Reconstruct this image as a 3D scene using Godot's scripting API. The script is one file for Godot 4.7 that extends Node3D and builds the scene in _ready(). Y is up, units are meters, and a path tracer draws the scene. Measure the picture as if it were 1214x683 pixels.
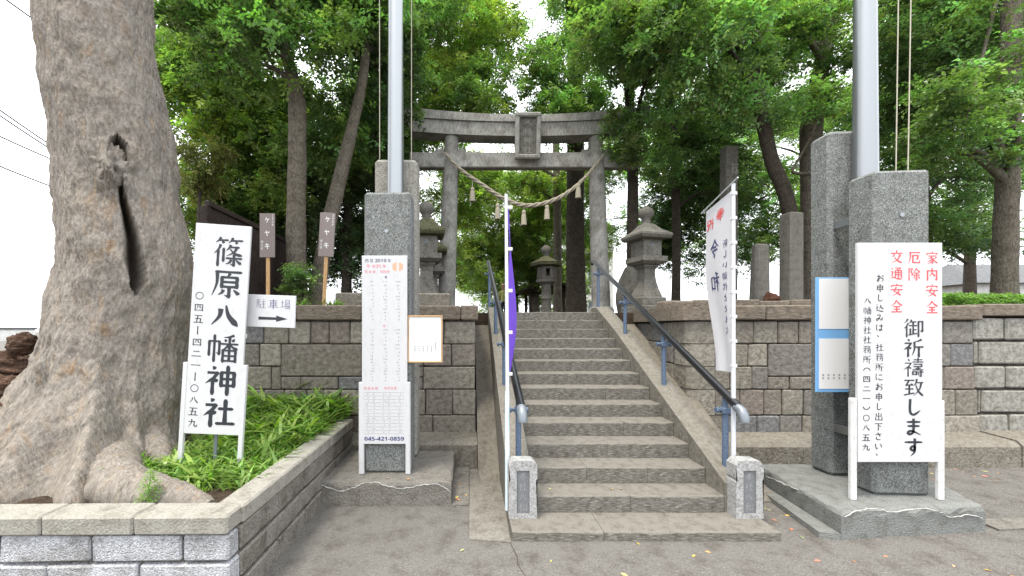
extends Node3D
# A stone stair climbs between two retaining walls to a torii under old trees.
# Photo pixels become points with P(u, v, d): d is the distance in metres along the stair axis,
# found from the ground, the steps or the wall that a thing touches (eye height 1.914 m, horizon row 389).
const F := 476.0
const CX := 555.0
const CY := 389.0
const EYE := 1.914
const TOP := 2.228      # level of the shrine grounds
const RISE := 0.165
const GOING := 0.33

var rng := RandomNumberGenerator.new()
var M := {}
var used := {}

func P(u: float, v: float, d: float) -> Vector3:
	return Vector3((u - CX) / F * d, EYE - (v - CY) / F * d, -d)

func X(u: float, d: float) -> float:
	return (u - CX) / F * d

func Y(v: float, d: float) -> float:
	return EYE - (v - CY) / F * d

func rnd(a: float, b: float) -> float:
	return rng.randf_range(a, b)

# ---------- nodes ----------
func numbered(called: String) -> String:
	if not used.has(called):
		used[called] = 0
		return called
	used[called] += 1
	return "%s_%03d" % [called, used[called]]

func tag(o: Node3D, label: String, category: String, group := "", kind := "") -> Node3D:
	if label: o.set_meta("label", label)
	if category: o.set_meta("category", category)
	if group: o.set_meta("group", group)
	if kind: o.set_meta("kind", kind)
	return o

func thing(called: String, label: String, category: String, at := Vector3.ZERO, group := "", turn := 0.0) -> Node3D:
	var o := Node3D.new()
	o.name = numbered(called)
	add_child(o)
	o.position = at
	o.rotation.y = turn
	tag(o, label, category, group)
	return o

func put(called: String, mesh: Mesh, m: Material, parent: Node, at := Vector3.ZERO) -> MeshInstance3D:
	var o := MeshInstance3D.new()
	o.name = numbered(called) if parent == self else called
	o.mesh = mesh
	if m: o.material_override = m
	parent.add_child(o, true)
	o.position = at
	return o

func structure(called: String, mesh: Mesh, m: Material) -> MeshInstance3D:
	var o := put(called, mesh, m, self)
	o.set_meta("kind", "structure")
	return o

# ---------- mesh helpers ----------
func begin() -> SurfaceTool:
	var st := SurfaceTool.new()
	st.begin(Mesh.PRIMITIVE_TRIANGLES)
	return st

func done(st: SurfaceTool) -> ArrayMesh:
	st.generate_normals()
	return st.commit()

# a flat polygon whose front looks towards outward
func face(st: SurfaceTool, pts: Array, outward: Vector3) -> void:
	var n := Vector3.ZERO
	for i in pts.size():
		var a: Vector3 = pts[i] - pts[0]
		var b: Vector3 = pts[(i + 1) % pts.size()] - pts[0]
		n += a.cross(b)
	var flip := n.dot(outward) > 0.0
	st.set_smooth_group(-1)
	for i in range(1, pts.size() - 1):
		st.add_vertex(pts[0])
		st.add_vertex(pts[i + 1] if flip else pts[i])
		st.add_vertex(pts[i] if flip else pts[i + 1])

# chamfered box; jit moves the corners a little so that no two stones are alike
func add_box(st: SurfaceTool, t: Transform3D, size: Vector3, bev := 0.0, jit := 0.0) -> void:
	var h := size * 0.5
	var b := minf(bev, minf(h.x, minf(h.y, h.z)) * 0.9)
	var corner := {}
	for sx in [-1, 1]:
		for sy in [-1, 1]:
			for sz in [-1, 1]:
				var j := Vector3(rnd(-jit, jit), rnd(-jit, jit), rnd(-jit, jit)) if jit > 0.0 else Vector3.ZERO
				var c := Vector3(h.x * sx, h.y * sy, h.z * sz) + j
				corner[Vector3i(sx, sy, sz)] = [
					t * (c - Vector3(0, b * sy, b * sz)), t * (c - Vector3(b * sx, 0, b * sz)), t * (c - Vector3(b * sx, b * sy, 0))]
	var axes := [Vector3i(1, 0, 0), Vector3i(0, 1, 0), Vector3i(0, 0, 1)]
	for a in 3:
		var p: Vector3i = axes[(a + 1) % 3]
		var q: Vector3i = axes[(a + 2) % 3]
		for s in [-1, 1]:
			var n: Vector3i = axes[a] * s
			var pts := []
			for k in [[-1, -1], [1, -1], [1, 1], [-1, 1]]:
				pts.append(corner[n + p * k[0] + q * k[1]][a])
			face(st, pts, t.basis * Vector3(n))
	if b <= 0.0:
		return
	for a in 3:
		var p: Vector3i = axes[(a + 1) % 3]
		var q: Vector3i = axes[(a + 2) % 3]
		for sp in [-1, 1]:
			for sq in [-1, 1]:
				var c0: Vector3i = axes[a] * -1 + p * sp + q * sq
				var c1: Vector3i = axes[a] + p * sp + q * sq
				face(st, [corner[c0][(a + 1) % 3], corner[c1][(a + 1) % 3], corner[c1][(a + 2) % 3], corner[c0][(a + 2) % 3]], t.basis * Vector3(p * sp + q * sq))
	for k in corner:
		face(st, corner[k], t.basis * Vector3(k))

func at(x: float, y: float, d: float, turn := 0.0) -> Transform3D:
	return Transform3D(Basis(Vector3.UP, turn), Vector3(x, y, -d))

func box(size: Vector3, bev := 0.0, jit := 0.0) -> ArrayMesh:
	var st := begin()
	add_box(st, Transform3D(), size, bev, jit)
	return done(st)

# box between two corners given as x, y, d
func span(x0: float, x1: float, y0: float, y1: float, d0: float, d1: float, bev := 0.0, jit := 0.0) -> ArrayMesh:
	var st := begin()
	add_box(st, at((x0 + x1) * 0.5, (y0 + y1) * 0.5, (d0 + d1) * 0.5), Vector3(absf(x1 - x0), absf(y1 - y0), absf(d1 - d0)), bev, jit)
	return done(st)

func smooth_path(pts: Array, per := 6) -> Array:
	if pts.size() < 3:
		return pts
	var out := []
	for i in pts.size() - 1:
		var a = pts[maxi(i - 1, 0)]
		var b = pts[i]
		var c = pts[i + 1]
		var e = pts[mini(i + 2, pts.size() - 1)]
		for k in per:
			out.append(b.cubic_interpolate(c, a, e, float(k) / per))
	out.append(pts[-1])
	return out

func add_tube(st: SurfaceTool, pts: Array, radii: Array, sides := 10, capped := true, wobble := 0.0, flat_z := 1.0) -> void:
	var n := pts.size()
	var up := Vector3.UP
	var rings := []
	var side := Vector3.ZERO
	for i in n:
		var dir: Vector3 = (pts[mini(i + 1, n - 1)] - pts[maxi(i - 1, 0)]).normalized()
		if side == Vector3.ZERO:
			up = Vector3.UP if absf(dir.y) < 0.9 else Vector3.BACK
			side = dir.cross(up).normalized()
		else:
			side = (side - dir * side.dot(dir)).normalized()
		var other := side.cross(dir).normalized()
		var r: float = radii[mini(i, radii.size() - 1)]
		var ring := []
		for k in sides:
			var a := TAU * k / sides
			var rr := r * (1.0 + rnd(-wobble, wobble)) if wobble > 0.0 else r
			ring.append(pts[i] + side * cos(a) * rr + other * sin(a) * rr * flat_z)
		rings.append(ring)
	st.set_smooth_group(0)
	for i in n - 1:
		for k in sides:
			var k2 := (k + 1) % sides
			for p in [rings[i][k], rings[i + 1][k], rings[i + 1][k2], rings[i][k], rings[i + 1][k2], rings[i][k2]]:
				st.add_vertex(p)
	if capped:
		face(st, rings[0], pts[0] - pts[1])
		face(st, rings[n - 1], pts[n - 1] - pts[n - 2])

func tube(pts: Array, radii: Array, sides := 10, capped := true, wobble := 0.0) -> ArrayMesh:
	var st := begin()
	add_tube(st, pts, radii, sides, capped, wobble)
	return done(st)

# profile: [radius, height] pairs from the bottom up; few sides give a faceted stone
func add_lathe(st: SurfaceTool, profile: Array, sides: int, origin := Vector3.ZERO, faceted := false, turn := 0.0) -> void:
	for i in profile.size() - 1:
		var r0: float = profile[i][0]
		var r1: float = profile[i + 1][0]
		var y0: float = profile[i][1]
		var y1: float = profile[i + 1][1]
		for k in sides:
			var a := TAU * (k - 0.5) / sides + turn
			var b := TAU * (k + 0.5) / sides + turn
			var p := [origin + Vector3(sin(a) * r0, y0, cos(a) * r0), origin + Vector3(sin(b) * r0, y0, cos(b) * r0), origin + Vector3(sin(b) * r1, y1, cos(b) * r1), origin + Vector3(sin(a) * r1, y1, cos(a) * r1)]
			if faceted:
				var m := (a + b) * 0.5
				face(st, p, Vector3(sin(m) * (y1 - y0), r0 - r1, cos(m) * (y1 - y0)) + Vector3(0, 1e-6, 0))
			else:
				st.set_smooth_group(0)
				for q in [p[0], p[2], p[1], p[0], p[3], p[2]]:
					st.add_vertex(q)
	for e in [0, profile.size() - 1]:
		if profile[e][0] > 0.001:
			var cap := []
			for k in sides:
				var a := TAU * (k - 0.5) / sides + turn
				cap.append(origin + Vector3(sin(a) * profile[e][0], profile[e][1], cos(a) * profile[e][0]))
			face(st, cap, Vector3(0, -1 if e == 0 else 1, 0))

func lathe(profile: Array, sides: int, faceted := false, turn := 0.0) -> ArrayMesh:
	var st := begin()
	add_lathe(st, profile, sides, Vector3.ZERO, faceted, turn)
	return done(st)

# a polygon of [x, d] corners raised from y0 to y1
func slab(poly: Array, y0: float, y1: float) -> ArrayMesh:
	var st := begin()
	add_slab(st, poly, y0, y1)
	return done(st)

func add_slab(st: SurfaceTool, poly: Array, y0: float, y1: float) -> void:
	var flat := PackedVector2Array()
	for p in poly:
		flat.append(Vector2(p[0], -p[1]))
	var mid := Vector2.ZERO
	var tris := Geometry2D.triangulate_polygon(flat)
	for i in range(0, tris.size(), 3):
		var t := []
		var b := []
		for k in 3:
			var q: Vector2 = flat[tris[i + k]]
			t.append(Vector3(q.x, y1, q.y))
			b.append(Vector3(q.x, y0, q.y))
		face(st, t, Vector3.UP)
		face(st, b, Vector3.DOWN)
	var cw := Geometry2D.is_polygon_clockwise(flat)
	for i in flat.size():
		var a := flat[i]
		var b := flat[(i + 1) % flat.size()]
		var n := (b - a).orthogonal() * (1.0 if cw else -1.0)
		face(st, [Vector3(a.x, y0, a.y), Vector3(b.x, y0, b.y), Vector3(b.x, y1, b.y), Vector3(a.x, y1, a.y)], Vector3(-n.x, 0, -n.y))

# a side profile of [d, y] corners pushed from x0 to x1
func side_prism(poly: Array, x0: float, x1: float) -> ArrayMesh:
	var st := begin()
	var flat := PackedVector2Array()
	for p in poly:
		flat.append(Vector2(-p[0], p[1]))
	var tris := Geometry2D.triangulate_polygon(flat)
	for i in range(0, tris.size(), 3):
		var a := []
		var b := []
		for k in 3:
			var q: Vector2 = flat[tris[i + k]]
			a.append(Vector3(x0, q.y, q.x))
			b.append(Vector3(x1, q.y, q.x))
		face(st, a, Vector3(x0 - x1, 0, 0))
		face(st, b, Vector3(x1 - x0, 0, 0))
	var c := Vector2.ZERO
	var cw := Geometry2D.is_polygon_clockwise(flat)
	for i in flat.size():
		var a := flat[i]
		var b := flat[(i + 1) % flat.size()]
		var n := (b - a).orthogonal() * (-1.0 if cw else 1.0)
		face(st, [Vector3(x0, a.y, a.x), Vector3(x1, a.y, a.x), Vector3(x1, b.y, b.x), Vector3(x0, b.y, b.x)], Vector3(0, n.y, n.x))
	return done(st)

# a lump: sphere of many faces pushed about by noise
func lump(size: Vector3, rough: float, freq: float, seed_: int, rings := 18, sides := 26) -> ArrayMesh:
	var nz := FastNoiseLite.new()
	nz.seed = seed_
	nz.frequency = freq
	nz.fractal_octaves = 4
	var st := begin()
	st.set_smooth_group(0)
	var g := []
	for i in rings + 1:
		var row := []
		var th := PI * i / rings
		for k in sides:
			var ph := TAU * k / sides
			var v := Vector3(sin(th) * cos(ph), cos(th), sin(th) * sin(ph))
			row.append(v * size * 0.5 * (1.0 + rough * nz.get_noise_3dv(v * 10.0)))
		g.append(row)
	for i in rings:
		for k in sides:
			var k2 := (k + 1) % sides
			for p in [g[i][k], g[i + 1][k2], g[i + 1][k], g[i][k], g[i][k2], g[i + 1][k2]]:
				st.add_vertex(p)
	return done(st)

# ---------- materials ----------
func noise(kind: int, freq: float, octaves: int, seed_: int) -> FastNoiseLite:
	var n := FastNoiseLite.new()
	n.noise_type = kind
	n.frequency = freq
	n.fractal_octaves = octaves
	n.seed = seed_
	n.fractal_gain = 0.68
	if octaves <= 1:
		n.fractal_type = FastNoiseLite.FRACTAL_NONE
	return n

func pic(n: FastNoiseLite, stops: Array, size := 512) -> NoiseTexture2D:
	var t := NoiseTexture2D.new()
	t.width = size
	t.height = size
	t.seamless = true
	t.noise = n
	if stops.size():
		var g := Gradient.new()
		var offs := PackedFloat32Array()
		var cols := PackedColorArray()
		for s in stops:
			offs.append(s[0])
			cols.append(Color(s[1], s[2], s[3]).linear_to_srgb())
		g.offsets = offs
		g.colors = cols
		t.color_ramp = g
	return t

var blotch: NoiseTexture2D
var faint: NoiseTexture2D
var grit: NoiseTexture2D
var lumps: NoiseTexture2D

# colour noise at one scale, multiplied by coarse blotches of dirt and wear at another, with fine relief
func surf(called: String, stops: Array, tile: Vector3, coarse: float, rough: float, relief: float, opts := {}) -> StandardMaterial3D:
	var m := StandardMaterial3D.new()
	m.resource_name = called
	m.albedo_texture = pic(noise(opts.get("type", FastNoiseLite.TYPE_SIMPLEX_SMOOTH), opts.get("freq", 0.02), opts.get("oct", 5), opts.get("seed", called.hash() % 1000)), stops, opts.get("px", 512))
	m.uv1_triplanar = true
	m.uv1_world_triplanar = opts.get("world", true)
	m.uv1_scale = tile
	m.roughness = rough
	m.metallic_specular = opts.get("spec", 0.35)
	if coarse > 0.0:
		m.detail_enabled = true
		m.detail_blend_mode = BaseMaterial3D.BLEND_MODE_MUL
		m.detail_albedo = opts.get("blotch", blotch)
		m.detail_uv_layer = BaseMaterial3D.DETAIL_UV_2
		m.uv2_triplanar = true
		m.uv2_world_triplanar = opts.get("world", true)
		m.uv2_scale = Vector3.ONE * coarse * Vector3(1, opts.get("tall", 1.0), 1)
	if relief > 0.0:
		m.heightmap_enabled = true
		m.heightmap_texture = opts.get("bump", grit)
		m.heightmap_scale = relief
	return m

func plain(called: String, c: Color, rough: float, metal := 0.0, spec := 0.5) -> StandardMaterial3D:
	var m := StandardMaterial3D.new()
	m.resource_name = called
	m.albedo_color = c.linear_to_srgb()
	m.roughness = rough
	m.metallic = metal
	m.metallic_specular = spec
	return m

# ---------- lettering: every character as brush strokes on a grid of 100 ----------
# first number of a stroke: 0 bar, 1 sweep that thins, 2 sweep that swells, 3 dot, 4 bar with hook, 5 curve, 6 curve that thins, 7 ring, 8 angular sweep
var GLYPH := {
	"礻": [[3,22,4,30,14],[8,8,26,38,26,26,44,4,60],[0,23,46,23,97],[3,28,46,38,56]],
	"辶": [[3,10,8,20,18],[8,4,38,24,38,12,60,20,78],[2,4,92,22,80,60,92,96,92]],
	"宀": [[3,50,2,54,12],[3,12,14,8,30],[8,12,16,90,16,84,28]],
	"斤": [[1,90,6,74,14,54,18],[1,54,18,54,60,42,92],[0,54,46,97,46],[0,76,46,76,98]],
	"一": [[0,6,50,94,50]],
	"二": [[0,22,28,78,28],[0,6,76,94,76]],
	"五": [[0,14,16,86,16],[0,46,16,34,86],[0,20,48,74,48,68,86],[0,5,87,95,87]],
	"四": [[0,14,22,14,86],[0,14,22,86,22,86,86],[1,40,24,38,48,24,64],[0,60,24,60,52,76,56],[0,14,80,86,80]],
	"八": [[1,36,26,32,52,8,82],[2,52,14,62,50,92,84]],
	"九": [[1,40,10,38,50,8,90],[4,12,36,68,34,64,76,78,86,92,80,92,66]],
	"〇": [[7,50,14,86,50,50,86,14,50]],
	"｜": [[0,50,10,50,90]],
	"篠": [[1,24,2,18,12,8,20],[0,18,12,46,11],[3,28,14,34,22],[1,62,2,57,12,48,20],[0,57,12,92,11],[3,70,14,76,22],[1,24,26,18,42,4,58],[0,17,44,17,98],[0,34,40,34,82],[1,56,26,52,36,42,46],[0,52,34,82,34],[1,76,34,66,52,44,64],[2,54,40,70,56,94,62],[0,44,72,92,72],[4,68,60,68,96,60,92],[1,60,76,54,86,42,92],[2,74,76,82,84,92,90]],
	"原": [[0,14,10,94,10],[1,18,10,18,50,4,92],[1,58,14,56,20,50,26],[0,34,28,34,62],[0,34,28,82,28,82,62],[0,34,44,82,44],[0,34,60,82,60],[4,58,62,58,94,48,90],[1,40,70,36,80,24,88],[3,72,70,84,80,88,86]],
	"幡": [[0,6,28,6,76],[4,6,28,38,28,38,72,32,68],[0,22,8,22,96],[1,84,6,68,12,50,14],[3,54,20,60,28],[3,86,18,78,28],[0,44,36,96,36],[0,70,14,70,54],[1,68,36,58,50,44,58],[2,72,36,82,48,97,54],[0,50,58,50,96],[0,50,58,90,58,90,96],[0,50,76,90,76],[0,70,58,70,92],[0,50,93,90,93]],
	"神": ["礻",[0,50,24,50,70],[0,50,24,90,24,90,70],[0,50,46,90,46],[0,50,68,90,68],[0,70,4,70,98]],
	"社": ["礻",[0,48,38,90,38],[0,68,10,68,88],[0,42,88,97,88]],
	"駐": [[0,12,10,12,60],[0,12,10,44,10],[0,12,26,42,26],[0,12,42,42,42],[0,28,10,28,58],[4,12,58,46,58,42,92,34,88],[3,8,70,5,86],[3,18,70,20,80],[3,27,69,30,78],[3,35,68,38,76],[3,72,4,78,14],[0,54,26,94,26],[0,58,54,90,54],[0,73,26,73,90],[0,50,91,97,91]],
	"車": [[0,12,16,88,16],[0,24,30,24,66],[0,24,30,76,30,76,66],[0,24,48,76,48],[0,24,64,76,64],[0,5,80,95,80],[0,50,4,50,98]],
	"場": [[0,4,34,36,34],[0,20,10,20,78],[0,2,82,38,70],[0,50,6,50,42],[0,50,6,86,6,86,42],[0,50,24,86,24],[0,50,41,86,41],[0,40,52,97,52],[8,54,52,50,68,36,82],[4,50,66,92,66,86,94,76,90],[8,66,68,58,84,44,95],[8,80,68,74,86,62,97]],
	"ケ": [[8,34,8,30,34,12,56],[0,28,32,90,32],[8,64,34,58,70,32,94]],
	"ヤ": [[8,8,42,88,30,64,58],[0,32,12,52,94]],
	"キ": [[0,14,32,80,24],[0,10,62,90,54],[0,42,6,58,96]],
	"家": ["宀",[0,22,36,80,36],[1,50,36,36,50,14,60],[6,40,46,56,60,54,92,44,88],[1,50,60,34,72,12,80],[1,54,74,36,86,12,96],[1,84,44,74,54,60,60],[2,58,58,72,78,94,90]],
	"安": ["宀",[0,46,30,30,62],[2,30,62,58,74,82,94],[1,70,44,58,74,14,96],[0,4,48,96,48]],
	"全": [[1,50,4,34,28,4,48],[2,50,4,68,28,96,46],[0,26,52,74,52],[0,28,72,72,72],[0,50,52,50,92],[0,10,93,90,93]],
	"内": [[0,14,24,14,96],[4,14,24,86,24,86,94,76,90],[1,50,4,48,44,26,68],[2,50,40,62,52,74,66]],
	"厄": [[0,12,10,92,10],[1,18,10,18,50,4,94],[4,38,32,78,32,76,60,64,58],[4,38,32,38,86,90,88,92,72]],
	"除": [[0,8,6,8,97],[8,8,8,36,8,22,30,38,50,24,60],[1,66,4,56,22,38,38],[2,66,4,78,20,97,36],[0,50,40,84,40],[0,44,56,94,56],[4,68,40,68,94,60,90],[1,54,66,50,76,42,84],[3,80,66,92,82]],
	"交": [[0,50,2,50,18],[0,6,22,94,22],[1,32,28,26,40,12,50],[3,66,28,84,46],[1,70,46,56,72,10,96],[2,30,48,54,76,92,96]],
	"通": ["辶",[8,40,8,84,8,68,20],[3,52,16,66,24],[0,40,28,40,82],[4,40,28,88,28,88,80,80,78],[0,40,44,88,44],[0,40,60,88,60],[0,64,28,64,82]],
	"御": [[1,22,2,16,14,4,24],[1,24,24,16,40,2,54],[0,16,44,16,98],[1,40,6,36,16,28,26],[0,36,18,62,18],[0,28,38,66,38],[0,48,18,48,82],[0,48,60,62,60],[0,34,56,34,82],[0,26,88,66,80],[4,74,16,94,16,94,70,84,66],[0,74,16,74,97]],
	"祈": ["礻","斤"],
	"禱": ["礻",[0,52,8,92,8],[0,72,0,72,22],[0,46,20,97,20],[0,52,32,90,32,90,42],[0,50,44,92,44],[0,60,54,84,54],[0,72,46,72,62],[0,46,62,96,62],[0,46,72,46,88],[0,46,72,64,72,64,88],[0,46,86,64,86],[0,68,74,97,74],[4,86,66,86,97,78,94],[3,72,80,76,88]],
	"致": [[0,6,12,52,12],[8,28,12,16,34,12,38],[0,12,38,44,36],[3,38,28,46,40],[0,10,58,48,58],[0,29,40,29,84],[0,4,90,52,80],[1,66,4,62,24,50,42],[0,62,24,96,24],[1,88,24,78,62,48,96],[2,60,34,74,70,98,96]],
	"し": [[6,34,6,32,60,38,84,56,88,84,66]],
	"ま": [[5,16,22,84,22],[5,20,44,80,44],[6,50,4,50,60,46,80,30,88,22,80,34,70,56,76,86,92]],
	"す": [[5,6,24,94,24],[6,56,4,56,56,46,68,36,58,46,46,56,54,54,78,36,98]],
	"お": [[5,10,30,58,30],[6,34,6,34,74,24,88,14,80,26,60,60,46,84,60,82,82,60,94],[3,72,14,90,32]],
	"申": [[0,18,24,18,70],[0,18,24,82,24,82,70],[0,18,46,82,46],[0,18,68,82,68],[0,50,4,50,98]],
	"込": ["辶",[1,62,16,54,44,34,66],[2,58,12,66,40,94,66]],
	"み": [[6,18,18,56,18,44,50,24,82,10,80,14,64,36,60,66,70,92,80],[1,80,44,76,70,54,94]],
	"は": [[5,16,10,12,50,18,90],[5,40,30,94,30],[6,70,8,70,70,62,86,48,86,44,76,60,70,92,86]],
	"、": [[3,20,20,40,44]],
	"務": [[8,8,8,44,8,28,24],[3,16,18,32,28],[8,4,36,48,36,40,48],[4,28,36,28,92,18,88],[1,26,50,16,66,2,78],[1,64,2,58,16,46,28],[0,60,14,92,14],[1,84,14,72,36,46,50],[2,58,22,74,40,97,48],[4,50,62,90,62,86,94,76,90],[1,68,50,64,74,44,96]],
	"所": [[0,6,10,46,10],[0,12,28,12,50],[0,12,28,44,28,44,52],[0,12,50,44,50],[1,12,40,12,70,2,94],"斤"],
	"に": [[5,16,10,12,50,18,90],[5,44,26,86,26],[5,42,66,52,84,92,84]],
	"出": [[0,50,4,50,92],[0,22,16,22,46],[0,22,46,78,46],[0,78,16,78,48],[0,12,58,12,94],[0,12,92,88,92],[0,88,58,88,97]],
	"下": [[0,6,16,94,16],[0,46,16,46,97],[3,56,38,74,56]],
	"さ": [[5,14,28,86,24],[5,40,4,58,34,70,56],[6,26,58,24,82,44,92,76,88]],
	"い": [[6,16,20,18,60,30,84,42,66],[5,68,24,84,44,86,66]],
	"。": [[7,22,14,32,24,22,34,12,24]],
	"︵": [[5,8,70,30,40,70,40,92,70]],
	"︶": [[5,8,30,30,60,70,60,92,30]],
	"西": [[0,8,12,92,12],[0,14,32,14,94],[0,14,32,86,32,86,94],[1,40,12,38,46,24,62],[0,60,12,60,54,78,56],[0,14,90,86,90]],
	"暦": [[0,12,8,94,8],[1,18,8,18,50,4,96],[0,28,26,58,26],[0,42,14,42,54],[1,42,28,36,40,26,50],[0,62,26,94,26],[0,78,14,78,54],[0,38,60,38,97],[0,38,60,82,60,82,97],[0,38,78,82,78],[0,38,95,82,95]],
	"年": [[1,28,2,22,20,6,36],[0,24,18,88,18],[0,26,42,84,42],[0,26,42,26,66],[0,4,67,96,67],[0,56,18,56,98]],
	"平": [[0,12,12,88,12],[3,28,24,36,42],[3,74,22,64,42],[0,4,54,96,54],[0,50,12,50,98]],
	"成": [[0,14,24,92,24],[1,18,24,18,60,4,92],[4,20,48,44,48,42,76,32,74],[2,56,4,66,60,92,92],[1,86,40,74,70,48,94],[3,72,6,82,16]],
	"表": [[0,14,14,86,14],[0,20,30,80,30],[0,6,46,94,46],[0,50,2,50,46],[1,46,46,32,62,4,74],[0,34,58,34,92],[8,34,92,52,82],[1,84,54,76,64,62,70],[2,52,48,66,76,96,94]],
	"産": [[0,50,2,50,12],[0,14,14,88,14],[3,32,18,38,28],[3,70,18,62,28],[0,12,32,92,32],[1,16,32,16,66,4,96],[1,38,40,34,50,24,58],[0,36,50,86,50],[0,32,68,82,68],[0,58,40,58,92],[0,22,92,94,92]],
	"願": [[0,6,10,46,10],[1,12,10,12,60,2,94],[0,20,28,20,56],[0,20,28,42,28,42,56],[0,20,42,42,42],[0,20,55,42,55],[0,31,56,31,90],[3,22,66,16,80],[3,38,66,44,78],[0,52,8,96,8],[0,58,22,58,74],[0,58,22,92,22,92,74],[0,58,38,92,38],[0,58,54,92,54],[0,58,72,92,72],[1,66,78,60,88,50,96],[3,82,78,94,94]],
	"戌": [[0,14,24,92,24],[1,18,24,18,60,4,92],[0,28,52,52,52],[2,56,4,66,60,92,92],[1,86,40,74,70,48,94],[3,72,6,82,16]],
	"の": [[6,52,18,40,64,22,80,10,58,26,26,58,16,86,36,88,66,62,92]],
	"日": [[0,22,8,22,94],[0,22,8,78,8,78,94],[0,22,50,78,50],[0,22,90,78,90]],
	"奉": [[0,18,12,82,12],[0,12,28,88,28],[0,4,44,96,44],[0,50,2,50,44],[1,46,28,32,52,4,70],[2,54,30,70,52,97,66],[0,28,60,72,60],[0,22,76,78,76],[0,50,50,50,98]],
	"祝": ["礻",[0,50,10,50,46],[0,50,10,90,10,90,46],[0,50,44,90,44],[1,62,46,58,74,38,96],[4,78,46,78,88,97,90,98,74]],
	"令": [[1,50,4,34,28,4,48],[2,50,4,68,28,96,46],[0,34,42,66,42],[8,22,58,74,58,56,78],[3,44,74,58,94]],
	"和": [[1,44,6,28,12,8,16],[0,4,34,52,34],[0,28,14,28,97],[1,28,38,18,56,2,70],[3,32,44,48,58],[0,60,26,60,86],[0,60,26,92,26,92,86],[0,60,82,92,82]],
	"新": [[0,26,2,26,12],[0,6,16,48,16],[3,16,20,20,32],[3,40,20,34,32],[0,2,36,52,36],[0,4,56,50,56],[0,27,36,27,97],[1,26,58,16,74,2,84],[3,30,62,46,76],"斤"],
	"代": [[1,30,2,22,28,4,52],[0,19,38,19,98],[0,36,34,94,26],[2,56,6,64,60,94,92],[3,74,8,86,20]],
	"と": [[5,32,6,46,42],[6,80,28,34,54,24,76,44,90,86,86]],
	"も": [[6,44,4,36,60,44,88,66,90,82,76,82,60],[5,16,32,66,32],[5,14,56,62,56]],
	"木": [[0,6,32,94,32],[0,50,4,50,98],[1,48,34,32,64,4,84],[2,52,34,68,62,97,82]],
	"古": [[0,4,26,96,26],[0,50,4,50,52],[0,20,52,20,96],[0,20,52,80,52,80,96],[0,20,93,80,93]],
	"名": [[1,44,2,32,22,10,40],[0,38,18,82,18],[1,80,18,56,52,8,74],[3,34,32,52,46],[0,36,62,36,97],[0,36,62,82,62,82,97],[0,36,94,82,94]],
	"市": [[0,50,2,50,18],[0,6,20,94,20],[0,20,40,20,84],[4,20,40,80,40,80,82,70,78],[0,50,20,50,98]],
	"横": [[0,2,32,40,32],[0,21,4,21,98],[1,20,34,12,60,2,74],[3,24,44,38,60],[0,48,18,96,18],[0,60,6,60,34],[0,82,6,82,34],[0,42,34,98,34],[0,50,44,50,80],[0,50,44,92,44,92,80],[0,50,62,92,62],[0,71,34,71,80],[0,50,79,92,79],[3,60,84,48,97],[3,80,84,94,97]],
	"浜": [[3,10,8,22,18],[3,4,34,16,44],[8,6,94,28,60],[1,84,6,70,12,48,16],[0,46,16,46,64],[0,46,38,88,38],[0,72,38,72,64],[0,32,66,97,66],[3,56,74,38,96],[3,74,74,92,96]],
	"女": [[0,46,10,28,58],[2,28,58,58,72,84,96],[1,72,34,58,72,12,97],[0,4,36,96,36]],
	"男": [[0,20,6,20,50],[0,20,6,80,6,80,50],[0,20,28,80,28],[0,50,6,50,50],[0,20,49,80,49],[4,10,64,84,64,78,96,66,92],[1,48,52,42,78,8,98]],
}

func strokes_of(ch: String) -> Array:
	var out := []
	for s in GLYPH.get(ch, []):
		if s is String:
			out.append_array(strokes_of(s))
		else:
			out.append(s)
	return out

func ribbon(st: SurfaceTool, pts: Array, half: Array, f: Callable, z: float) -> void:
	for i in pts.size() - 1:
		var a: Vector2 = pts[i]
		var b: Vector2 = pts[i + 1]
		var na: Vector2 = ((pts[i + 1] - pts[maxi(i - 1, 0)]) as Vector2).normalized().orthogonal()
		var nb: Vector2 = ((pts[mini(i + 2, pts.size() - 1)] - a) as Vector2).normalized().orthogonal()
		face(st, [f.call(a + na * half[i], z), f.call(b + nb * half[i + 1], z), f.call(b - nb * half[i + 1], z), f.call(a - na * half[i], z)], f.call(Vector2.ZERO, z + 1.0) - f.call(Vector2.ZERO, z))

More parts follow.
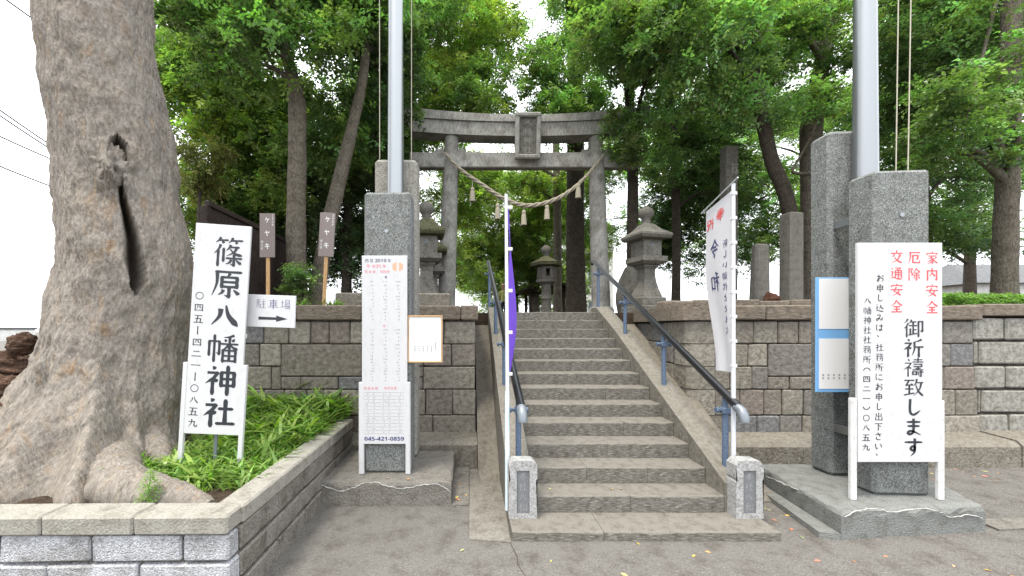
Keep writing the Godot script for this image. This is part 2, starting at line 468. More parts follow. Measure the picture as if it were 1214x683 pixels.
# one character: f turns grid units into a point of the board
func add_glyph(st: SurfaceTool, ch: String, f: Callable, z: float, bold: float) -> void:
	var all := strokes_of(ch)
	var w: float = lerpf(11.5, 6.2, clampf((all.size() - 3) / 11.0, 0.0, 1.0)) * bold * 0.5
	var zz := z
	for s in all:
		zz += 0.00012
		var pts := []
		for i in range(1, s.size(), 2):
			pts.append(Vector2(s[i], s[i + 1]))
		match int(s[0]):
			0, 4:
				for i in pts.size() - 1:
					zz += 0.00002
					var a: Vector2 = pts[i]
					var b: Vector2 = pts[i + 1]
					var dir := (b - a).normalized()
					var ww := w * (0.78 if absf(dir.y) < 0.35 else 1.06)
					if s[0] == 4 and i == pts.size() - 2:
						ribbon(st, [a - dir * ww * 0.4, a + (b - a) * 0.5, b + dir * ww], [ww, ww * 0.7, 0.4], f, zz)
					else:
						ribbon(st, [a - dir * ww * 0.75, a + dir * ww * 0.5, a + (b - a) * 0.5, b - dir * ww * 0.7, b + dir * ww * 0.75], [ww * 0.55, ww * 1.12, ww * 0.9, ww * 1.15, ww * 0.6], f, zz)
			8:
				for i in pts.size() - 1:
					zz += 0.00002
					var a: Vector2 = pts[i]
					var b: Vector2 = pts[i + 1]
					var dir := (b - a).normalized()
					var last := i == pts.size() - 2
					var ww := w * (0.8 if absf(dir.y) < 0.35 else 1.0)
					ribbon(st, [a - dir * ww * 0.6, a + (b - a) * 0.5, b + dir * ww * (0.9 if last else 0.6)], [ww, ww * (0.85 if last else 1.0), 0.5 if last else ww], f, zz)
			7:
				var ring := []
				var half := []
				var c: Vector2 = (pts[0] + pts[2]) * 0.5
				var r: float = pts[0].distance_to(pts[2]) * 0.5
				for k in 25:
					ring.append(c + Vector2(sin(TAU * k / 24.0), -cos(TAU * k / 24.0)) * r)
					half.append(w * 0.72)
				ribbon(st, ring, half, f, zz)
			_:
				var path := smooth_path(pts, 7) if pts.size() > 2 else [pts[0], pts[0].lerp(pts[1], 0.25), pts[0].lerp(pts[1], 0.5), pts[0].lerp(pts[1], 0.75), pts[1]]
				var half := []
				for i in path.size():
					var t := float(i) / (path.size() - 1)
					var k := 1.0
					match int(s[0]):
						1: k = lerpf(1.15, 0.12, pow(t, 1.5))
						2: k = lerpf(0.35, 1.35, minf(t / 0.8, 1.0)) * (1.0 - 0.85 * maxf(0.0, (t - 0.8) / 0.2))
						3: k = lerpf(0.3, 1.25, sin(minf(t * 1.25, 1.0) * PI * 0.5)) * (1.0 - 0.6 * maxf(0.0, (t - 0.8) / 0.2))
						5: k = 0.95 * (0.6 if i == 0 or i == path.size() - 1 else 1.0)
						6: k = lerpf(1.05, 0.9, t) * (1.0 - 0.8 * maxf(0.0, (t - 0.82) / 0.18))
					half.append(w * k)
				ribbon(st, path, half, f, zz)

# a line of characters on a board that faces +z, each a part of its own; x, y is the middle of the first one
func letters(parent: Node, text: String, m: Material, x: float, y: float, size: Vector2, step: Vector2, z: float, bold := 1.0, called := "character") -> void:
	var i := 0
	for ch in text:
		var st := begin()
		add_glyph(st, ch, func(p: Vector2, zz: float): return Vector3((p.x - 50.0) / 100.0 * size.x, (50.0 - p.y) / 100.0 * size.y, zz), 0.0, bold)
		put(called, done(st), m, parent, Vector3(x + step.x * i, y + step.y * i, z))
		i += 1

func digits(parent: Node, text: String, m: Material, x: float, y: float, height: float, z: float, width := 0.0, called := "lettering") -> MeshInstance3D:
	var t := TextMesh.new()
	var f := SystemFont.new()
	f.font_names = PackedStringArray(["Droid Sans"])
	f.font_weight = 700
	t.font = f
	t.text = text
	t.font_size = 64
	t.pixel_size = height / 46.0
	t.depth = 0.002
	var o := put(called, t, m, parent, Vector3(x, y, z))
	if width > 0.0:
		o.scale.x = width / maxf(t.get_aabb().size.x, 0.01)
	return o

func _ready() -> void:
	rng.seed = 11
	view()
	materials()
	setting()
	walls()
	stairs()
	plinths()
	planter()
	old_tree()
	signs()
	torii()
	lanterns()
	grounds()
	woods()
	small_things()

func view() -> void:
	var cam := Camera3D.new()
	cam.name = "camera"
	cam.projection = Camera3D.PROJECTION_FRUSTUM
	cam.near = 0.05
	cam.far = 600.0
	cam.size = cam.near * 683.0 / F
	cam.frustum_offset = Vector2((607.0 - CX) / F, (CY - 341.5) / F) * cam.near
	add_child(cam)
	cam.position = Vector3(0, EYE, 0)
	cam.current = true
	var e := Environment.new()
	e.background_mode = Environment.BG_SKY
	e.tonemap_mode = Environment.TONE_MAPPER_LINEAR
	e.tonemap_exposure = 2.7
	var sky := ProceduralSkyMaterial.new()
	sky.sky_top_color = Color(0.97, 0.98, 1.0)
	sky.sky_horizon_color = Color(0.80, 0.81, 0.83)
	sky.sky_curve = 0.35
	sky.ground_horizon_color = Color(0.8, 0.8, 0.78)
	sky.ground_bottom_color = Color(0.45, 0.44, 0.42)
	sky.sky_energy_multiplier = 1.15
	sky.sun_angle_max = 1.0
	e.sky = Sky.new()
	e.sky.sky_material = sky
	e.sdfgi_enabled = true
	e.ssao_enabled = true
	e.ssil_enabled = true
	var w := WorldEnvironment.new()
	w.name = "world"
	w.environment = e
	add_child(w)
	var sun := DirectionalLight3D.new()
	sun.name = "sun"
	sun.light_energy = 0.6
	sun.light_angular_distance = 14.0
	sun.light_color = Color(1.0, 0.97, 0.92)
	sun.shadow_enabled = true
	add_child(sun)
	sun.look_at_from_position(Vector3(-2.5, 10, 2.5), Vector3.ZERO)

func materials() -> void:
	blotch = pic(noise(FastNoiseLite.TYPE_SIMPLEX_SMOOTH, 0.012, 5, 5), [[0.0, 0.42, 0.40, 0.37], [0.35, 0.78, 0.77, 0.75], [0.6, 1, 1, 1], [1.0, 1, 1, 1]])
	faint = pic(noise(FastNoiseLite.TYPE_SIMPLEX_SMOOTH, 0.02, 6, 6), [[0.1, 0.62, 0.60, 0.57], [0.4, 0.88, 0.87, 0.86], [0.6, 1, 1, 1]])
	grit = pic(noise(FastNoiseLite.TYPE_VALUE, 0.16, 3, 8), [])
	lumps = pic(noise(FastNoiseLite.TYPE_SIMPLEX_SMOOTH, 0.03, 5, 9), [])
	var speck := FastNoiseLite.TYPE_VALUE
	M.asphalt = surf("asphalt", [[0.2, 0.088, 0.083, 0.076], [0.5, 0.125, 0.118, 0.108], [0.7, 0.152, 0.144, 0.132], [0.84, 0.24, 0.23, 0.214]], Vector3.ONE * 0.7, 0.3, 0.95, 1.2, {"type": speck, "freq": 0.2, "oct": 4, "px": 1024, "blotch": faint})
	M.apron = surf("concrete apron", [[0.2, 0.122, 0.109, 0.0888], [0.5, 0.155, 0.141, 0.118], [0.8, 0.192, 0.178, 0.148]], Vector3.ONE * 0.8, 0.4, 0.95, 0.6, {"freq": 0.03, "blotch": faint})
	M.strip = surf("pale cement strip", [[0.2, 0.146, 0.136, 0.117], [0.5, 0.177, 0.167, 0.144], [0.8, 0.204, 0.194, 0.17]], Vector3.ONE * 0.9, 0.5, 0.95, 0.5, {"freq": 0.05, "oct": 6, "blotch": faint})
	M.soil = surf("soil", [[0.2, 0.0333, 0.0222, 0.0148], [0.5, 0.0666, 0.0459, 0.0311], [0.8, 0.111, 0.0814, 0.0555]], Vector3.ONE * 1.1, 0.5, 1.0, 3.0, {"freq": 0.06})
	# stair stone: pale beige granite, worn, with lime streaks that lie along the courses
	M.step = surf("stair stone", [[0.1, 0.111, 0.103, 0.0869], [0.36, 0.145, 0.135, 0.116], [0.52, 0.164, 0.154, 0.133], [0.66, 0.178, 0.168, 0.147], [0.85, 0.229, 0.221, 0.2]], Vector3.ONE * 1.3, 0.6, 0.9, 0.3, {"freq": 0.05, "oct": 6, "px": 1024, "blotch": faint})
	M.riser = surf("streaked riser stone", [[0.1, 0.0555, 0.0518, 0.0459], [0.34, 0.0999, 0.0932, 0.0799], [0.5, 0.132, 0.124, 0.107], [0.62, 0.157, 0.148, 0.13], [0.7, 0.185, 0.178, 0.16], [0.8, 0.348, 0.34, 0.318]], Vector3(0.55, 5.0, 0.55), 0.8, 0.92, 0.3, {"freq": 0.018, "oct": 7, "px": 1024, "blotch": faint})
	M.stringer = surf("stringer stone", [[0.2, 0.13, 0.12, 0.101], [0.5, 0.163, 0.152, 0.129], [0.8, 0.2, 0.189, 0.163]], Vector3.ONE * 0.8, 0.6, 0.92, 0.4, {"freq": 0.04, "blotch": faint})
	M.newel = surf("newel stone", [[0.2, 0.185, 0.185, 0.178], [0.5, 0.296, 0.3, 0.296], [0.8, 0.385, 0.389, 0.392]], Vector3.ONE * 1.3, 0.9, 0.85, 0.35, {"freq": 0.05, "blotch": faint})
	M.newel_dark = surf("newel panel", [[0.2, 0.0962, 0.104, 0.107], [0.5, 0.148, 0.155, 0.163], [0.8, 0.222, 0.229, 0.24]], Vector3.ONE * 2.6, 0.0, 0.9, 0.6, {"freq": 0.12})
	# wall stones: five tones of the same tuff
	var tones := [[0.189, 0.171, 0.145], [0.219, 0.202, 0.169], [0.173, 0.162, 0.146], [0.165, 0.165, 0.166], [0.202, 0.175, 0.152], [0.258, 0.239, 0.202]]
	M.block = []
	for i in tones.size():
		var c: Array = tones[i]
		M.block.append(surf("wall stone %d" % i, [[0.1, c[0] * 0.6, c[1] * 0.59, c[2] * 0.58], [0.42, c[0] * 0.92, c[1] * 0.92, c[2] * 0.92], [0.62, c[0] * 1.06, c[1] * 1.06, c[2] * 1.06], [0.9, c[0] * 1.35, c[1] * 1.35, c[2] * 1.35]], Vector3.ONE * 0.75, 0.8, 0.95, 0.9, {"freq": 0.03, "oct": 6, "bump": lumps, "seed": 40 + i, "blotch": faint}))
	M.mortar = surf("mortar", [[0.2, 0.0888, 0.0777, 0.0644], [0.8, 0.189, 0.167, 0.139]], Vector3.ONE, 0.8, 1.0, 0.5)
	M.coping = surf("coping stone", [[0.15, 0.118, 0.0977, 0.0755], [0.5, 0.167, 0.141, 0.112], [0.85, 0.215, 0.185, 0.152]], Vector3(0.5, 1.6, 0.8), 0.7, 0.95, 0.7, {"freq": 0.03, "oct": 6, "bump": lumps, "blotch": faint})
	M.footing = surf("footing concrete", [[0.15, 0.126, 0.112, 0.0903], [0.5, 0.178, 0.163, 0.135], [0.85, 0.229, 0.215, 0.185]], Vector3.ONE * 0.7, 0.5, 0.95, 0.9, {"freq": 0.05, "oct": 6, "blotch": faint})
	M.newwall = surf("moulded concrete", [[0.15, 0.148, 0.144, 0.126], [0.5, 0.244, 0.237, 0.211], [0.85, 0.311, 0.303, 0.274]], Vector3.ONE * 0.7, 0.5, 0.92, 0.6, {"freq": 0.03, "blotch": faint})
	var granite := {"type": speck, "freq": 0.16, "oct": 2, "px": 512, "blotch": faint}
	M.granite = surf("granite", [[0.12, 0.0481, 0.0533, 0.0503], [0.4, 0.126, 0.135, 0.129], [0.62, 0.189, 0.2, 0.192], [0.85, 0.348, 0.355, 0.348]], Vector3.ONE * 1.6, 0.55, 0.8, 0.4, granite)
	M.granite_pale = surf("pale granite", [[0.12, 0.0888, 0.0851, 0.074], [0.4, 0.222, 0.215, 0.185], [0.62, 0.296, 0.285, 0.252], [0.85, 0.444, 0.429, 0.392]], Vector3.ONE * 1.6, 0.5, 0.8, 0.4, granite)
	M.plinth = surf("plinth cement", [[0.15, 0.111, 0.104, 0.0888], [0.5, 0.159, 0.149, 0.132], [0.85, 0.215, 0.206, 0.185]], Vector3.ONE * 0.9, 0.6, 0.95, 0.9, {"freq": 0.08, "oct": 6, "blotch": faint})
	M.plinth_grey = surf("plinth granite cement", [[0.15, 0.0962, 0.102, 0.0947], [0.5, 0.178, 0.184, 0.175], [0.85, 0.266, 0.272, 0.26]], Vector3.ONE * 1.2, 0.6, 0.92, 0.9, {"freq": 0.14, "oct": 6, "blotch": faint})
	M.lime = surf("lime bloom", [[0.2, 0.296, 0.296, 0.281], [0.8, 0.503, 0.503, 0.488]], Vector3.ONE * 3.0, 0.0, 1.0, 0.5, {"freq": 0.08})
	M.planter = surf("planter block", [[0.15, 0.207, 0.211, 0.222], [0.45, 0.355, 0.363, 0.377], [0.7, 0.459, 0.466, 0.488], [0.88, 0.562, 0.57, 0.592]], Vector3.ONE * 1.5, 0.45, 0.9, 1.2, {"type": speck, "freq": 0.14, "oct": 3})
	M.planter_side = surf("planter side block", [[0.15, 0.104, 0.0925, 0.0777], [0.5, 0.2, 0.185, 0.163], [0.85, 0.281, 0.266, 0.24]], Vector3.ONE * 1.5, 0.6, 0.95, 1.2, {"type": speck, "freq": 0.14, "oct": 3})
	M.cap = surf("planter cap", [[0.15, 0.202, 0.193, 0.165], [0.5, 0.26, 0.249, 0.216], [0.85, 0.311, 0.299, 0.265]], Vector3.ONE * 1.2, 0.5, 0.92, 0.5, {"freq": 0.06, "blotch": faint})
	M.torii = surf("torii stone", [[0.1, 0.178, 0.176, 0.164], [0.5, 0.275, 0.271, 0.253], [0.75, 0.329, 0.322, 0.3], [0.9, 0.391, 0.382, 0.36]], Vector3(0.9, 0.35, 0.9), 0.25, 0.92, 0.5, {"freq": 0.03, "oct": 6})
	M.lantern = surf("lantern stone", [[0.15, 0.0888, 0.0836, 0.0725], [0.5, 0.141, 0.135, 0.118], [0.85, 0.2, 0.192, 0.172]], Vector3.ONE * 0.8, 0.7, 0.95, 0.8, {"freq": 0.05, "oct": 6})
	M.lantern_moss = surf("mossy lantern stone", [[0.15, 0.037, 0.0385, 0.0222], [0.5, 0.0888, 0.0925, 0.0481], [0.85, 0.155, 0.152, 0.0962]], Vector3.ONE * 0.9, 0.7, 1.0, 0.8, {"freq": 0.05, "oct": 6})
	var plates := noise(FastNoiseLite.TYPE_CELLULAR, 0.022, 1, 71)
	plates.cellular_return_type = FastNoiseLite.RETURN_CELL_VALUE
	plates.domain_warp_enabled = true
	plates.domain_warp_amplitude = 28.0
	plates.domain_warp_frequency = 0.02
	# thin bark that flakes in plates: fresh plates are tan or rusty, old ones grey
	var flaked := pic(plates, [[0.0, 0.74, 0.73, 0.71], [0.25, 0.86, 0.86, 0.86], [0.5, 0.94, 0.94, 0.95], [0.85, 1.0, 0.99, 0.98], [0.95, 1.0, 0.93, 0.84], [1.0, 1.0, 0.8, 0.62]], 1024)
	M.bark = surf("old bark", [[0.08, 0.0679, 0.0564, 0.0454], [0.3, 0.147, 0.129, 0.108], [0.5, 0.215, 0.193, 0.167], [0.66, 0.264, 0.241, 0.21], [0.8, 0.333, 0.3, 0.251], [0.92, 0.408, 0.345, 0.255]], Vector3(1.6, 0.7, 1.6), 1.1, 1.0, 1.0, {"freq": 0.02, "oct": 8, "px": 1024, "bump": pic(noise(FastNoiseLite.TYPE_SIMPLEX_SMOOTH, 0.03, 8, 77), [], 1024), "seed": 3, "blotch": flaked, "tall": 0.3})
	M.trunk = surf("grey bark", [[0.15, 0.0629, 0.0533, 0.0414], [0.5, 0.141, 0.122, 0.0962], [0.85, 0.222, 0.2, 0.163]], Vector3(1.4, 0.4, 1.4), 0.6, 1.0, 2.5, {"freq": 0.05, "oct": 6})
	M.trunk_dark = surf("dark bark", [[0.15, 0.0259, 0.0207, 0.0163], [0.5, 0.0629, 0.0518, 0.0407], [0.85, 0.118, 0.0999, 0.0814]], Vector3(1.4, 0.25, 1.4), 0.6, 1.0, 2.5, {"freq": 0.06, "oct": 6})
	M.rot = surf("rotten wood", [[0.15, 0.0222, 0.0133, 0.00888], [0.45, 0.074, 0.0407, 0.0266], [0.7, 0.141, 0.0888, 0.0629], [0.9, 0.244, 0.2, 0.17]], Vector3(0.7, 2.2, 0.7), 0.8, 1.0, 4.0, {"freq": 0.05, "oct": 6})
	M.fence = surf("brown fence board", [[0.2, 0.0185, 0.0126, 0.0104], [0.8, 0.0459, 0.0326, 0.0274]], Vector3(1.5, 0.3, 1.5), 0.5, 0.75, 0.3, {"freq": 0.06})
	M.straw = surf("straw rope", [[0.2, 0.2, 0.175, 0.13], [0.5, 0.33, 0.30, 0.235], [0.8, 0.46, 0.43, 0.35]], Vector3.ONE * 3.0, 0.0, 1.0, 0.6, {"freq": 0.08})
	M.timber = surf("raw timber", [[0.2, 0.35, 0.21, 0.095], [0.8, 0.55, 0.36, 0.18]], Vector3(4.0, 0.5, 4.0), 0.0, 0.7, 0.0)
	M.steel = plain("flagpole steel", Color(0.27, 0.285, 0.295), 0.36, 0.85)
	M.white = surf("white sign paint", [[0.1, 0.45, 0.447, 0.44], [0.3, 0.483, 0.484, 0.487], [0.5, 0.495, 0.498, 0.504], [0.8, 0.50, 0.503, 0.51]], Vector3(1.4, 0.6, 1.4), 0.0, 0.4, 0.0, {"freq": 0.02, "oct": 5})
	M.white_worn = surf("worn white paint", [[0.12, 0.3, 0.285, 0.25], [0.28, 0.46, 0.455, 0.44], [0.6, 0.53, 0.535, 0.54]], Vector3(1.2, 0.5, 1.2), 0.0, 0.5, 0.0, {"freq": 0.04})
	M.paper = plain("paper", Color(0.68, 0.68, 0.68), 0.8)
	M.ink = plain("black paint", Color(0.012, 0.016, 0.022), 0.5)
	M.ink_pale = plain("grey print", Color(0.15, 0.155, 0.18), 0.8)
	M.navy = plain("navy print", Color(0.03, 0.035, 0.13), 0.6)
	M.red = plain("red paint", Color(0.72, 0.055, 0.06), 0.5)
	M.red_pale = plain("pale red print", Color(0.6, 0.2, 0.24), 0.8)
	M.salmon = plain("salmon print", Color(0.75, 0.33, 0.22), 0.8)
	M.blue = plain("sky blue backing", Color(0.17, 0.38, 0.66), 0.5)
	M.tag = plain("taupe plate", Color(0.19, 0.155, 0.145), 0.45)
	M.tagink = plain("white engraving", Color(0.75, 0.75, 0.75), 0.6)
	M.rail = plain("black rail", Color(0.012, 0.013, 0.015), 0.28)
	M.rail_post = surf("blue grey post paint", [[0.2, 0.0518, 0.074, 0.111], [0.5, 0.0851, 0.122, 0.185], [0.8, 0.122, 0.167, 0.244]], Vector3.ONE * 1.5, 0.0, 0.5, 0.2, {"freq": 0.05})
	M.rail_cap = plain("rail end", Color(0.16, 0.18, 0.2), 0.35, 0.3)
	M.pole_white = plain("white flag pole", Color(0.52, 0.54, 0.57), 0.35)
	M.pole_tint = plain("pale blue pole", Color(0.55, 0.65, 0.72), 0.35)
	M.purple = plain("purple cloth", Color(0.16, 0.065, 0.52), 0.85)
	M.purple.backlight_enabled = true
	M.purple.backlight = Color(0.25, 0.15, 0.6)
	M.cloth = plain("white cloth", Color(0.55, 0.55, 0.57), 0.9)
	M.cloth.backlight_enabled = true
	M.cloth.backlight = Color(0.35, 0.35, 0.36)
	M.rope = plain("halyard", Color(0.4, 0.37, 0.3), 0.9)
	M.cable = plain("cable", Color(0.02, 0.02, 0.022), 0.6)
	M.moss = surf("moss stripe", [[0.2, 0.0222, 0.037, 0.0148], [0.8, 0.0666, 0.0814, 0.037]], Vector3.ONE * 2.0, 0.0, 1.0, 0.5)
	M.house = surf("pale render", [[0.2, 0.5, 0.5, 0.48], [0.8, 0.66, 0.66, 0.64]], Vector3.ONE * 0.2, 0.0, 0.9, 0.0)
	M.roof = surf("grey roof", [[0.2, 0.074, 0.0777, 0.0814], [0.8, 0.133, 0.137, 0.141]], Vector3.ONE * 0.3, 0.0, 0.8, 0.0)
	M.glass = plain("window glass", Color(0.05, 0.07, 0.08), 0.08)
	M.dark_wood = surf("dark timber", [[0.2, 0.0222, 0.0163, 0.0118], [0.8, 0.0629, 0.0459, 0.034]], Vector3.ONE, 0.0, 0.8, 0.0)
	M.rust = surf("rusty pot", [[0.2, 0.0518, 0.0222, 0.0133], [0.8, 0.118, 0.0555, 0.0333]], Vector3.ONE * 2.0, 0.0, 0.9, 0.5)
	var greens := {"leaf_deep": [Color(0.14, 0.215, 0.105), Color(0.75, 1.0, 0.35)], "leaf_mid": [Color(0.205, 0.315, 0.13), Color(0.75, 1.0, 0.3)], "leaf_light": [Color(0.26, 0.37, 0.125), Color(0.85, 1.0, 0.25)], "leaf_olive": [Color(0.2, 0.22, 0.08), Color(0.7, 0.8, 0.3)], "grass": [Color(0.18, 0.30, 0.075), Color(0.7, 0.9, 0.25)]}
	for k in greens:
		var m := plain(k, greens[k][0], 0.38, 0.0, 0.5)
		m.vertex_color_use_as_albedo = true
		m.backlight_enabled = true
		m.backlight = (greens[k][1] as Color).linear_to_srgb()
		m.cull_mode = BaseMaterial3D.CULL_DISABLED
		M[k] = m
	M.litter = plain("dead leaf", Color(0.34, 0.24, 0.12), 0.8)
	M.litter.vertex_color_use_as_albedo = true
	M.litter.cull_mode = BaseMaterial3D.CULL_DISABLED
	M.person = plain("cloth and skin", Color.WHITE, 0.8)
	M.person.vertex_color_use_as_albedo = true
	M.hat = plain("straw hat", Color(0.42, 0.3, 0.17), 0.9)

# ---------- ground and terrain ----------
func setting() -> void:
	structure("ground", slab([[-200, -60], [200, -60], [200, 400], [-200, 400]], -0.3, 0.0), M.asphalt)
	structure("plateau", slab([[-5.05, 6.1], [0.02, 6.1], [0.02, 8.05], [3.5, 8.05], [3.42, 6.1], [40, 6.1], [40, 70], [-58, 70]], -0.1, TOP - 0.008), M.soil)
	# concrete strip beside the foot of the stairs, and the gutter that climbs beside each stringer
	structure("pavement", slab([[0.01, 3.62], [0.38, 3.57], [0.40, 5.1], [0.13, 5.4], [0.02, 5.4]], -0.05, 0.012), M.strip)
	var gutter := [[4.98, -0.05], [8.1, -0.05], [8.1, 2.0], [7.2, 1.5], [6.1, 0.75], [5.5, 0.32], [5.15, 0.11], [4.98, 0.013]]
	structure("drain_slope", side_prism(gutter, 0.13, 0.398), M.apron)
	structure("drain_slope", side_prism([[4.4, -0.05], [8.1, -0.05], [8.1, 2.02], [7.2, 1.52], [6.1, 0.92], [5.5, 0.55], [4.9, 0.22], [4.4, 0.013]], 2.825, 3.42), M.apron)
	for q in [[[0.37, 3.6], [0.39, 3.48], [0.41, 3.36], [0.40, 3.25], [0.44, 3.1], [0.45, 2.95], [0.43, 2.8]]]:
		var cr := begin()
		for i in q.size() - 1:
			var a := Vector3(q[i][0], 0.004, -q[i][1])
			var b := Vector3(q[i + 1][0], 0.004, -q[i + 1][1])
			var w := Vector3(-(b - a).z, 0, (b - a).x).normalized() * 0.0028
			face(cr, [a - w, a + w, b + w * 0.7, b - w * 0.7], Vector3.UP)
		structure("pavement_crack", done(cr), M.soil)
	structure("kerb", slab([[-0.178, 4.30], [0.008, 4.31], [0.012, 5.48], [-0.178, 5.48]], -0.05, 0.02), M.plinth)
	structure("kerb", slab([[3.20, 3.66], [3.362, 3.62], [3.50, 4.75], [3.40, 4.85]], -0.05, 0.055), M.plinth_grey)
	structure("kerb", slab([[5.0, 3.78], [7.5, 3.95], [7.5, 4.13], [5.02, 3.98]], -0.05, 0.02), M.plinth)

func stone(parent: Node, called: String, origin: Vector3, along: Vector3, out: Vector3, s0: float, s1: float, y0: float, y1: float, m: Material, gap := 0.006, bev := 0.014, proud := 0.0) -> void:
	var st := begin()
	var depth := 0.13
	var t := Transform3D(Basis(along, Vector3.UP, out), origin + along * (s0 + s1) * 0.5 + Vector3.UP * (y0 + y1) * 0.5 + out * (proud - depth * 0.5 + rnd(-0.005, 0.005)))
	add_box(st, t, Vector3(s1 - s0 - gap * 2, y1 - y0 - gap * 2, depth), bev, 0.005)
	put(called, done(st), m, parent)

func wall_mat() -> Material:
	return M.block[[0, 0, 1, 1, 2, 1, 4, 5, 0, 3][rng.randi() % 10]]

func row(parent: Node, us: Array, v0: float, v1: float, d: float) -> void:
	for i in us.size() - 1:
		stone(parent, "block", Vector3(0, 0, -d), Vector3.RIGHT, Vector3.BACK, X(us[i], d), X(us[i + 1], d), Y(v1, d), Y(v0, d), wall_mat())

func walls() -> void:
	var d := 5.95
	var c := [381.0, 407.8, 434.5, 462.0, 492.5, 514.0]
	# ---- wall left of the stairs
	var w := thing("retaining_wall", "brown cut stone retaining wall behind the sign with the telephone number", "wall", Vector3.ZERO)
	put("core", slab([[-5.05, 6.0], [0.08, 6.0], [0.08, 8.05], [-0.1, 8.05], [-0.1, 6.3], [-5.05, 6.3]], -0.1, 2.03), M.mortar, w)
	put("footing", side_prism([[5.50, -0.05], [6.02, -0.05], [6.02, 0.375], [5.9, 0.37], [5.545, 0.345], [5.50, 0.31]], -5.05, 0.125), M.footing, w)
	row(w, [147, 200, 240, 288.7, 312, 342, 367.6, 390, 415, 440, 468, 500, 526, 563.5], c[0], c[1], d)
	row(w, [147, 190, 236, 287.5, 307.4, 332.6], c[1], c[2], d)
	row(w, [332.6, 429], c[1], 446.8, d)
	row(w, [332.6, 356, 401, 429], 446.8, c[3], d)
	row(w, [429, 470, 501.6, 535, 563.5], c[1], c[2], d)
	row(w, [147, 215, 262, 291, 321, 332.6], c[2], c[3], d)
	row(w, [429, 462, 491.6], c[2], c[3], d)
	row(w, [491.6, 501.6], c[2], 447.5, d)
	row(w, [491.6, 501.6], 447.5, c[3], d)
	row(w, [501.6, 563.7], c[2], c[3], d)
	row(w, [147, 200, 250, 290, 312, 337, 363, 383, 403, 427, 460, 493, 504, 536, 564], c[3], c[4], d)
	row(w, [147, 210, 262, 300, 345, 389.5, 407, 440, 470, 493, 513, 564.4], c[4], c[5] + 1.0, d)
	for u in [[147, 222], [222, 290], [290, 352], [352, 430], [430, 490], [490, 546], [546, 567]]:
		put("coping_stone", span(X(u[0], d) + 0.004, X(u[1], d) - 0.004, 2.032, 2.248, 5.90, 6.34, 0.018, 0.006), M.coping, w)
	# the return beside the stairs
	var ys := [0.36, 0.63, 1.0, 1.345, 1.68, 2.03]
	for k in 5:
		var s := 0.03
		while s < 2.0:
			var e := minf(s + rnd(0.35, 0.6), 2.05)
			stone(w, "block", Vector3(0.1, 0, -6.0), Vector3.FORWARD, Vector3.RIGHT, s, e, ys[k], ys[k + 1], wall_mat())
			s = e
	put("coping_stone", span(-0.25, 0.15, 2.032, 2.248, 6.345, 7.2, 0.018, 0.006), M.coping, w)
	put("coping_stone", span(-0.25, 0.15, 2.032, 2.248, 7.21, 8.05, 0.018, 0.006), M.coping, w)
	# ---- wall right of the stairs, rounded where it turns up beside them
	var r := thing("retaining_wall", "tan cut stone retaining wall turning a corner beside the white banner", "wall", Vector3.ZERO)
	put("core", slab([[3.34, 6.02], [7.6, 6.02], [7.6, 6.3], [3.7, 6.3], [3.78, 9.0], [3.52, 9.0], [3.32, 6.1]], -0.1, 2.03), M.mortar, r)
	put("footing", side_prism([[5.50, -0.05], [6.02, -0.05], [6.02, 0.375], [5.9, 0.37], [5.56, 0.345], [5.50, 0.28]], 3.36, 7.58), M.footing, r)
	row(r, [848, 872, 894, 923, 947.5, 967, 1001, 1040, 1078, 1118, 1154], c[0], c[1], d)
	row(r, [848, 865, 887.6, 911], c[1], c[2], d)
	row(r, [911, 967], c[1], 446.5, d)
	row(r, [911, 937, 967], 446.5, c[3], d)
	row(r, [967, 1010, 1050, 1092, 1128, 1155], c[1], c[2], d)
	row(r, [848, 866, 892, 911], c[2], c[3], d)
	row(r, [967, 1000, 1045, 1085, 1120, 1156.5], c[2], c[3], d)
	row(r, [848, 878, 906, 928, 953, 975, 1015, 1060, 1098, 1133.6, 1160], c[3], c[4], d)
	row(r, [863, 898, 924.5, 952, 980, 1030, 1075, 1110, 1163], c[4], c[5] + 1.0, d)
	# quoins of the rounded corner: a front and a side that meet in a wide chamfer
	var yy := []
	for v in c:
		yy.append(Y(v, d))
	for k in 5:
		var x0 := 3.25 + 0.012 * k
		var xr := X(848.0 if k < 4 else 863.0, d)
		var st := begin()
		var poly := [[xr - 0.006, 5.95], [x0 + 0.13, 5.95], [x0 + 0.05, 5.98], [x0 + 0.01, 6.05], [x0 + 0.015, 6.42 - 0.05 * (k % 2)], [x0 + 0.2, 6.43], [xr - 0.006, 6.1]]
		add_slab(st, poly, yy[k + 1] + 0.006, yy[k] - 0.006)
		put("block", done(st), M.block[[1, 5, 1, 5, 0][k]], r)
	var a := Vector3(3.265, 0, -6.43)
	var b := Vector3(3.46, 0, -9.0)
	var dir := (b - a).normalized()
	for k in 5:
		var s := 0.0
		while s < 2.5:
			var e := minf(s + rnd(0.3, 0.55), 2.57)
			stone(r, "block", a, dir, Vector3(-dir.z, 0, dir.x) * -1.0 if Vector3(-dir.z, 0, dir.x).x > 0 else Vector3(-dir.z, 0, dir.x), s, e, yy[k + 1], yy[k], wall_mat())
			s = e
	for q in [[[3.17, 6.2], [3.2, 5.98], [3.3, 5.9], [3.93, 5.9], [3.93, 6.34], [3.62, 6.34], [3.6, 6.9], [3.22, 6.9]]]:
		put("coping_stone", slab(q, 2.032, 2.248), M.coping, r)
	put("coping_stone", slab([[3.225, 6.91], [3.6, 6.91], [3.68, 7.9], [3.3, 7.9]], 2.032, 2.25), M.coping, r)
	put("coping_stone", slab([[3.305, 7.91], [3.69, 7.91], [3.78, 9.0], [3.38, 9.0]], 2.032, 2.246), M.coping, r)
